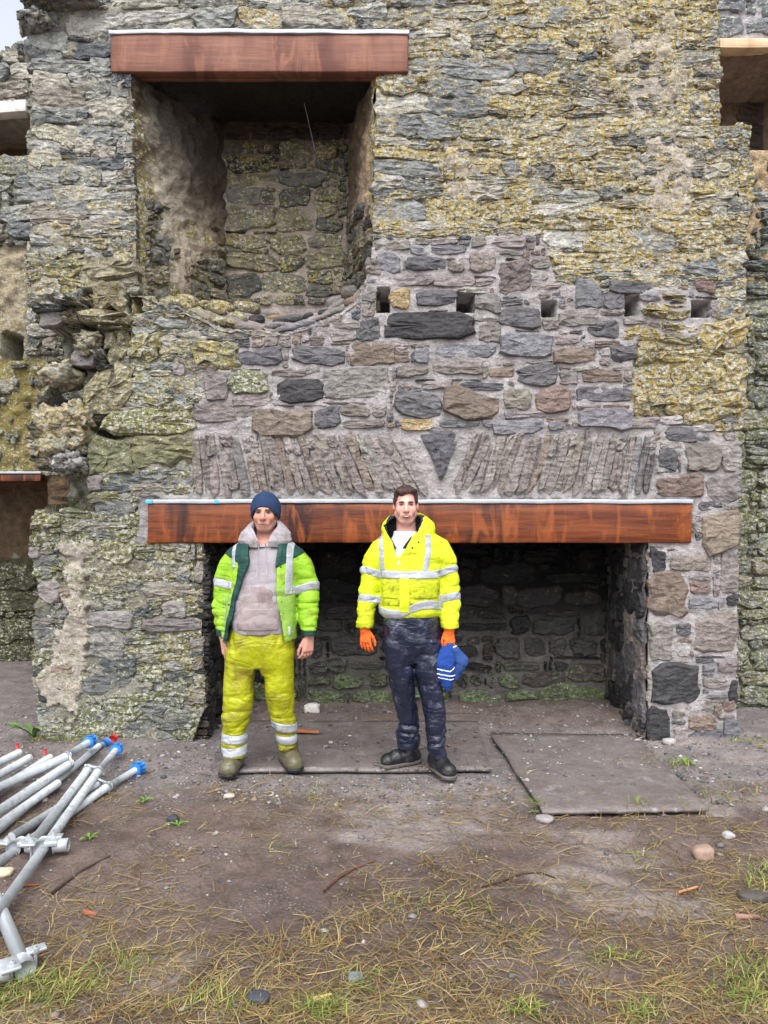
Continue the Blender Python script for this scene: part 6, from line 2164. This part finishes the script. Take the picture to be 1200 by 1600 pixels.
b.cone((0.16, 0.02, 1.40), (0.24, 0.03, 1.15), 0.048, 0.040, 0.03)
b.cone((0.24, 0.03, 1.15), (0.243, -0.02, 0.90), 0.038, 0.027, 0.02)
b.cone((-0.065, 0.005, 0.92), (-0.05, 0.01, 0.52), 0.06, 0.042, 0.03)
b.cone((-0.05, 0.01, 0.52), (-0.008, 0.09, 0.30), 0.045, 0.03, 0.02)
b.cone((-0.008, 0.09, 0.30), (0.0, 0.15, 0.09), 0.03, 0.026, 0.02)
b.cone((0.09, 0, 0.92), (0.125, 0, 0.52), 0.07, 0.052, 0.03)
b.cone((0.125, 0, 0.52), (0.165, 0.02, 0.09), 0.045, 0.03, 0.02)
hl = ((-0.277, -0.004, 0.885), (0.06, -0.12, -1), (0.90, -0.42, 0), (0.42, 0.90, 0))
hr_ = ((0.243, -0.025, 0.885), (0.04, -0.20, -1), (-0.90, -0.42, 0), (-0.42, 0.90, 0))
hand(b, *hl, 0.30, r=0.0048, scale=0.76)
hand(b, *hr_, 0.62, r=0.0048, scale=0.76)
P, Q = b.mesh()
SK2 = lin(214, 160, 146)
body2 = mk('body', P * PS1, Q, M_SKIN, p2, local=True, col=skin_colors(P, cx, E, SK2, 1.0, 0.06))
HC = lin(58, 38, 34)
face_bits(p2, body2, cx * PS1, E * PS1, -0.01 * PS1, 0.93, HC, 0.62, 1.0)
# hair
v = Vox((-0.14, -0.14, 1.58), (0.10, 0.16, 1.80), 0.003)
v.ell((cx, 0.012, 1.680), (0.0775, 0.103, 0.0965), 0)
v.ell((cx - 0.015, -0.062, 1.732), (0.048, 0.030, 0.022), 0.025)
v.ell((cx + 0.02, -0.056, 1.736), (0.046, 0.030, 0.020), 0.025)
hl_z = lambda x: 1.712 + 0.010 * np.sin((x - cx) * 60 + 0.6) - 0.10 * np.clip((np.abs(x - cx) - 0.045) / 0.03, 0, 1)
v.cut(lambda x, y, z: np.where(y < -0.01, hl_z(x), np.where(y < 0.045, 1.640 + 0 * x, 1.60 + 0 * x)) + 0 * y - z, 0.004)
v.rough(lambda P: 0.0045 * vnoise(P * np.array([120, 40, 60]), 80) + 0.003 * vnoise(P * np.array([50, 24, 36]), 81))
vmesh(p2, 'hair', v.mesh(), M_HAIR, col=HC)
# tee shirt
v = Vox((-0.16, -0.18, 1.28), (0.14, 0.14, 1.56), 0.005)
v.loft([(1.29, -0.02, -0.01, 0.12, 0.135), (1.36, -0.018, 0.0, 0.128, 0.120), (1.42, -0.016, 0.008, 0.112, 0.104), (1.46, -0.02, 0.012, 0.082, 0.090), (1.488, -0.022, 0.014, 0.074, 0.080)], 0.0)
v.rough(lambda P: folds(P, (9, 9, 12), 84, 0.005))
vmesh(p2, 't_shirt', v.mesh(), M_TEE)

# jacket
v = Vox((-0.38, -0.24, 0.88), (0.36, 0.24, 1.64), 0.0062)
v.loft([(0.962, 0.004, 0, 0.176, 0.132), (0.99, 0.004, 0, 0.190, 0.146), (1.06, 0.004, -0.004, 0.192, 0.154), (1.2, 0.002, -0.002, 0.196, 0.152), (1.33, 0.0, 0.004, 0.205, 0.142), (1.42, 0.0, 0.01, 0.190, 0.128), (1.475, 0.0, 0.018, 0.13, 0.11)], 0.02, e=2.4)
v.loft([(0.900, -0.277, 0.0, 0.050, 0.054), (0.93, -0.275, 0.004, 0.055, 0.058), (1.03, -0.264, 0.02, 0.057, 0.064), (1.18, -0.242, 0.03, 0.069, 0.076), (1.33, -0.205, 0.022, 0.080, 0.086), (1.42, -0.160, 0.018, 0.070, 0.078), (1.46, -0.12, 0.016, 0.04, 0.05)], 0.025)
v.loft([(0.900, 0.244, -0.02, 0.052, 0.054), (0.93, 0.245, -0.015, 0.058, 0.060), (1.03, 0.248, 0.01, 0.064, 0.068), (1.18, 0.238, 0.028, 0.073, 0.078), (1.33, 0.205, 0.022, 0.082, 0.088), (1.43, 0.160, 0.018, 0.074, 0.080), (1.47, 0.12, 0.016, 0.04, 0.05)], 0.025)
# hood round the neck, hollow, with a V to the breast bone
HO = [(1.36, -0.01, -0.01, 0.12, 0.13), (1.44, -0.008, 0.015, 0.155, 0.145), (1.50, -0.006, 0.035, 0.168, 0.150), (1.54, -0.004, 0.05, 0.160, 0.145), (1.575, -0.008, 0.06, 0.125, 0.125), (1.60, -0.014, 0.065, 0.09, 0.10)]
v.loft(HO, 0.02, e=2.1)
HI_ = [(1.34, -0.066, -0.03, 0.012, 0.14), (1.40, -0.055, -0.02, 0.055, 0.13), (1.46, -0.036, 0.0, 0.104, 0.13), (1.52, -0.024, 0.02, 0.134, 0.135), (1.56, -0.020, 0.03, 0.116, 0.13), (1.64, -0.016, 0.04, 0.085, 0.11)]
v.loft(HI_, 0.008, sub=True, e=2.1)


def vee(x, y, z):
    l = np.interp(z.ravel(), [1.366, 1.433, 1.47, 1.514, 1.55, 1.58, 1.60], [-0.070, -0.108, -0.136, -0.158, -0.128, -0.088, -0.08])[None, None]
    r = np.interp(z.ravel(), [1.366, 1.41, 1.46, 1.485, 1.544, 1.584, 1.60], [-0.064, -0.034, 0.004, 0.045, 0.067, 0.056, 0.05])[None, None]
    return np.maximum(np.maximum(l - x, x - r), np.maximum(y + 0.015, 1.375 - z))


v.put(vee, (-0.2, -0.24, 1.36), (0.2, 0.02, 1.64), 0.004, True)
v.rough(lambda P: folds(P, (6, 6, 20), 90, 0.014) * sstep(0.185, 0.23, np.abs(P[:, 0])) * sstep(1.36, 1.24, P[:, 2]) + folds(P, (7, 7, 9), 94, 0.012) * sstep(0.23, 0.19, np.abs(P[:, 0])) * sstep(1.45, 1.30, P[:, 2]) + folds(P, (8, 8, 8), 98, 0.006) * sstep(1.40, 1.46, P[:, 2]) + 0.003 * vnoise(P * 16, 99), 0.03)
jk2 = vmesh(p2, 'jacket', v.mesh(), M_HV2)
vmesh(p2, 'soiled_front', v.region(0.0022, lambda x, y, z: np.maximum(np.maximum(np.abs(z - 1.125) - 0.085, y), np.abs(x - 0.004) - 0.178)), M_HV2D, jk2, label='soiled yellow pocket front')
vmesh(p2, 'soiled_cuff', v.region(0.0022, lambda x, y, z: np.maximum(z - 1.015, x + 0.20)), M_HV2D, jk2)
vmesh(p2, 'front_flap', v.region(0.007, lambda x, y, z: np.maximum(np.maximum(np.abs(x + 0.036) - 0.030, y), np.maximum(1.0 - z, z - 1.37))), M_HV2, jk2)
for x0, x1 in ((-0.165, -0.08), (0.02, 0.165)):
    vmesh(p2, 'pocket_flap', v.region(0.008, lambda x, y, z, x0=x0, x1=x1: np.maximum(np.maximum(x0 - x, x - x1), np.maximum(y, np.maximum(1.085 - z, z - 1.196 + 0.12 * np.abs(x - (x0 + x1) / 2))))), M_HV2D, jk2)
vmesh(p2, 'reflective_band', v.region(0.008, lambda x, y, z: np.maximum(np.abs(z - 1.228) - 0.024, np.abs(x) - 0.172)), M_SILV, jk2)
vmesh(p2, 'reflective_band', v.region(0.0055, lambda x, y, z: np.maximum(np.abs(z - 1.020 - 0.10 * x - 0.02 * np.sin(x * 18)) - 0.027, np.abs(x - 0.004) - 0.196)), M_SILV, jk2)
vmesh(p2, 'reflective_band', v.region(0.005, lambda x, y, z: np.maximum(np.maximum(np.abs(x + 0.178 - 0.06 * (1.4 - z)) - 0.014, 1.25 - z), np.maximum(y - 0.06, z - 1.47))), M_SILV, jk2)
vmesh(p2, 'reflective_band', v.region(0.005, lambda x, y, z: np.maximum(np.maximum(np.abs(x - 0.108 + 0.17 * np.clip(1.36 - z, 0, 1)) - 0.018, 1.25 - z), np.maximum(y - 0.06, z - 1.47))), M_SILV, jk2)
ab = lambda s, z0, h, sl, x0: (lambda x, y, z: np.maximum(np.abs(z - z0 - sl * (x - x0) + 0.2 * y) - h, 0.172 + 0.06 * np.clip(1.15 - z, 0, 1) - s * x))
for s, z0, sl in ((-1, 1.232, -0.32), (1, 1.240, 0.32), (-1, 1.066, -0.12), (1, 1.074, 0.2)):
    vmesh(p2, 'reflective_band', v.region(0.0045, ab(s, z0, 0.024, sl, 0.24 * s)), M_SILV, jk2)
for zz, xx in ((1.425, 0.05), (1.39, 0.012), (1.27, -0.045), (1.085, -0.045)):
    stud(jk2, (xx, front_y(v, xx, zz) - 0.004, zz))
vc = Vox((-0.36, -0.12, 0.88), (0.34, 0.12, 0.96), 0.005)
vc.loft([(0.893, -0.277, 0.0, 0.052, 0.056), (0.932, -0.276, 0.003, 0.056, 0.060)], 0)
vc.rough(lambda P: 0.004 * vnoise(P * 40, 7))
vmesh(p2, 'cuff', vc.mesh(), M_HV2D, jk2)
vc = Vox((-0.36, -0.12, 0.88), (0.34, 0.12, 0.96), 0.005)
vc.loft([(0.893, 0.244, -0.02, 0.054, 0.056), (0.932, 0.245, -0.016, 0.058, 0.061)], 0)
vc.rough(lambda P: 0.004 * vnoise(P * 40, 7))
vmesh(p2, 'cuff', vc.mesh(), M_HV2, jk2)
# dark lining inside the hood
vl = Vox((-0.22, -0.2, 1.34), (0.2, 0.24, 1.62), 0.006)
vl.loft([(z, x, y, rx + 0.006, ry + 0.006) for (z, x, y, rx, ry) in HI_ if z < 1.6] + [(1.585, -0.014, 0.035, 0.107, 0.125)], 0, e=2.1)
vl2 = Vox(axes=vl.ax)
vl2.loft([(z, x, y, max(0.004, rx - 0.013), ry - 0.014) for (z, x, y, rx, ry) in HI_], 0, e=2.1)
vl.F = np.maximum(vl.F, -vl2.F)
vl.cut(lambda x, y, z: 1.385 - z)
vl.put(vee, (-0.22, -0.24, 1.34), (0.2, 0.02, 1.64), 0.0, True)
vl.rough(lambda P: folds(P, (12, 12, 16), 120, 0.004))
vmesh(p2, 'hood_lining', vl.mesh(), M_LINE, jk2)

# trousers
v = Vox((-0.26, -0.20, 0.06), (0.30, 0.30, 1.04), 0.0062)
v.loft([(0.68, 0.016, 0, 0.10, 0.07), (0.74, 0.014, 0, 0.160, 0.108), (0.82, 0.012, 0, 0.178, 0.126), (0.92, 0.010, 0, 0.178, 0.13), (1.0, 0.008, 0, 0.165, 0.122)], 0.0, e=2.4)
v.loft([(0.115, -0.004, 0.140, 0.064, 0.074), (0.16, -0.008, 0.130, 0.072, 0.080), (0.21, -0.010, 0.118, 0.075, 0.082), (0.27, 0.001, 0.10, 0.064, 0.076), (0.376, -0.012, 0.065, 0.071, 0.080), (0.53, -0.046, 0.02, 0.078, 0.088), (0.68, -0.064, 0.0, 0.084, 0.10), (0.82, -0.074, 0, 0.092, 0.115)], 0.022)
v.loft([(0.080, 0.176, 0.0, 0.058, 0.074), (0.14, 0.168, 0.005, 0.060, 0.074), (0.21, 0.163, 0.012, 0.063, 0.074), (0.34, 0.158, 0.018, 0.073, 0.080), (0.54, 0.127, 0.01, 0.082, 0.090), (0.68, 0.108, 0.0, 0.086, 0.10), (0.82, 0.098, 0, 0.092, 0.115)], 0.022)
v.rough(lambda P: folds(P, (5, 5, 15), 140, 0.019) * sstep(0.42, 0.26, P[:, 2]) + folds(P, (8, 8, 9), 144, 0.012) * sstep(0.2, 0.4, P[:, 2]) + folds(P, (13, 13, 5), 148, 0.006) + 0.003 * vnoise(P * 22, 151), 0.035)
vmesh(p2, 'trousers', v.mesh(), M_NAVY)
boot(p2, 'work_boot', (0.000, 0.155, 0), (-0.135, 0.085, 0), M_BOOT, M_SOLE, 0.047, 0.15)
boot(p2, 'work_boot', (0.172, 0.035, 0), (0.232, -0.115, 0), M_BOOT, M_SOLE, 0.048, 0.13)
for nm, q, cu in (('glove', hl, 0.30), ('glove', hr_, 0.62)):
    w = np.array(q[0])
    v = Vox(w - np.array([0.09, 0.12, 0.20]), w + np.array([0.09, 0.14, 0.05]), 0.0032)
    hand(v, *q, cu, r=0.0092, scale=0.90, k=0.004, spread=1.14, open_thumb=0.5 if cu < 0.5 else 0.1)
    v.cone(w + np.array([0, 0, 0.03]), w - np.array([0, 0, 0.01]), 0.034, 0.030, 0.01)
    v.rough(lambda P: 0.0012 * vnoise(P * 70, 3))
    vmesh(p2, nm, v.mesh(), M_GLOV)

# ---- the blue hat in his hand: soft knitted hat gripped by its brim, hanging folded
hx = P2X + 0.198
hat = thing('knitted_hat', 'blue knitted hat with white stripes held in an orange glove', 'hat', (hx + 0.024, P2Y - 0.050, 0.505 + BZ))
v = Vox((-0.14, -0.10, -0.02), (0.16, 0.12, 0.32), 0.0045)
v.loft([(0.0, 0.006, 0.0, 0.012, 0.012), (0.03, 0.0, 0.0, 0.034, 0.026), (0.09, -0.010, 0.0, 0.055, 0.036), (0.16, -0.018, 0.0, 0.068, 0.040), (0.21, -0.014, 0.0, 0.062, 0.034), (0.25, 0.0, 0.006, 0.040, 0.026), (0.285, 0.012, 0.012, 0.022, 0.018)], 0.0, e=2.2)
v.rough(lambda P: folds(P, (12, 12, 9), 160, 0.007) + 0.0015 * vnoise(P * 60, 163))
h1 = vmesh(hat, 'crown', v.mesh(), M_HATB, S=1.0)
for z0, hh_ in ((0.128, 0.0045), (0.100, 0.0045), (0.078, 0.004)):
    vmesh(hat, 'stripe', v.region(0.0025, lambda x, y, z, z0=z0, hh_=hh_: np.maximum(np.abs(z - z0 + 0.18 * (x + 0.01) - 0.9 * np.clip(x - 0.018, 0, 1) * (1 if z0 > 0.12 else 0.2)) - hh_, y - 0.01)), M_WHT, h1, S=1.0)
v = Vox((-0.14, -0.10, -0.02), (0.16, 0.12, 0.32), 0.0045)
v.cone((0.020, 0.020, 0.275), (0.085, 0.022, 0.165), 0.020, 0.034, 0.02)
v.cone((0.085, 0.022, 0.165), (0.050, 0.020, 0.08), 0.040, 0.022, 0.03)
v.cone((0.06, 0.022, 0.24), (0.105, 0.022, 0.19), 0.018, 0.022, 0.03)
v.rough(lambda P: folds(P, (10, 10, 9), 170, 0.008) + 0.0015 * vnoise(P * 60, 173))
h2 = vmesh(hat, 'turned_up_brim', v.mesh(), M_HATD, S=1.0, label='duller blue folded back half')
vmesh(hat, 'stripe', v.region(0.0025, lambda x, y, z: np.maximum(np.abs(z - 0.262 - 0.35 * (x - 0.04)) - 0.004, y - 0.02)), M_WHT, h2, S=1.0)
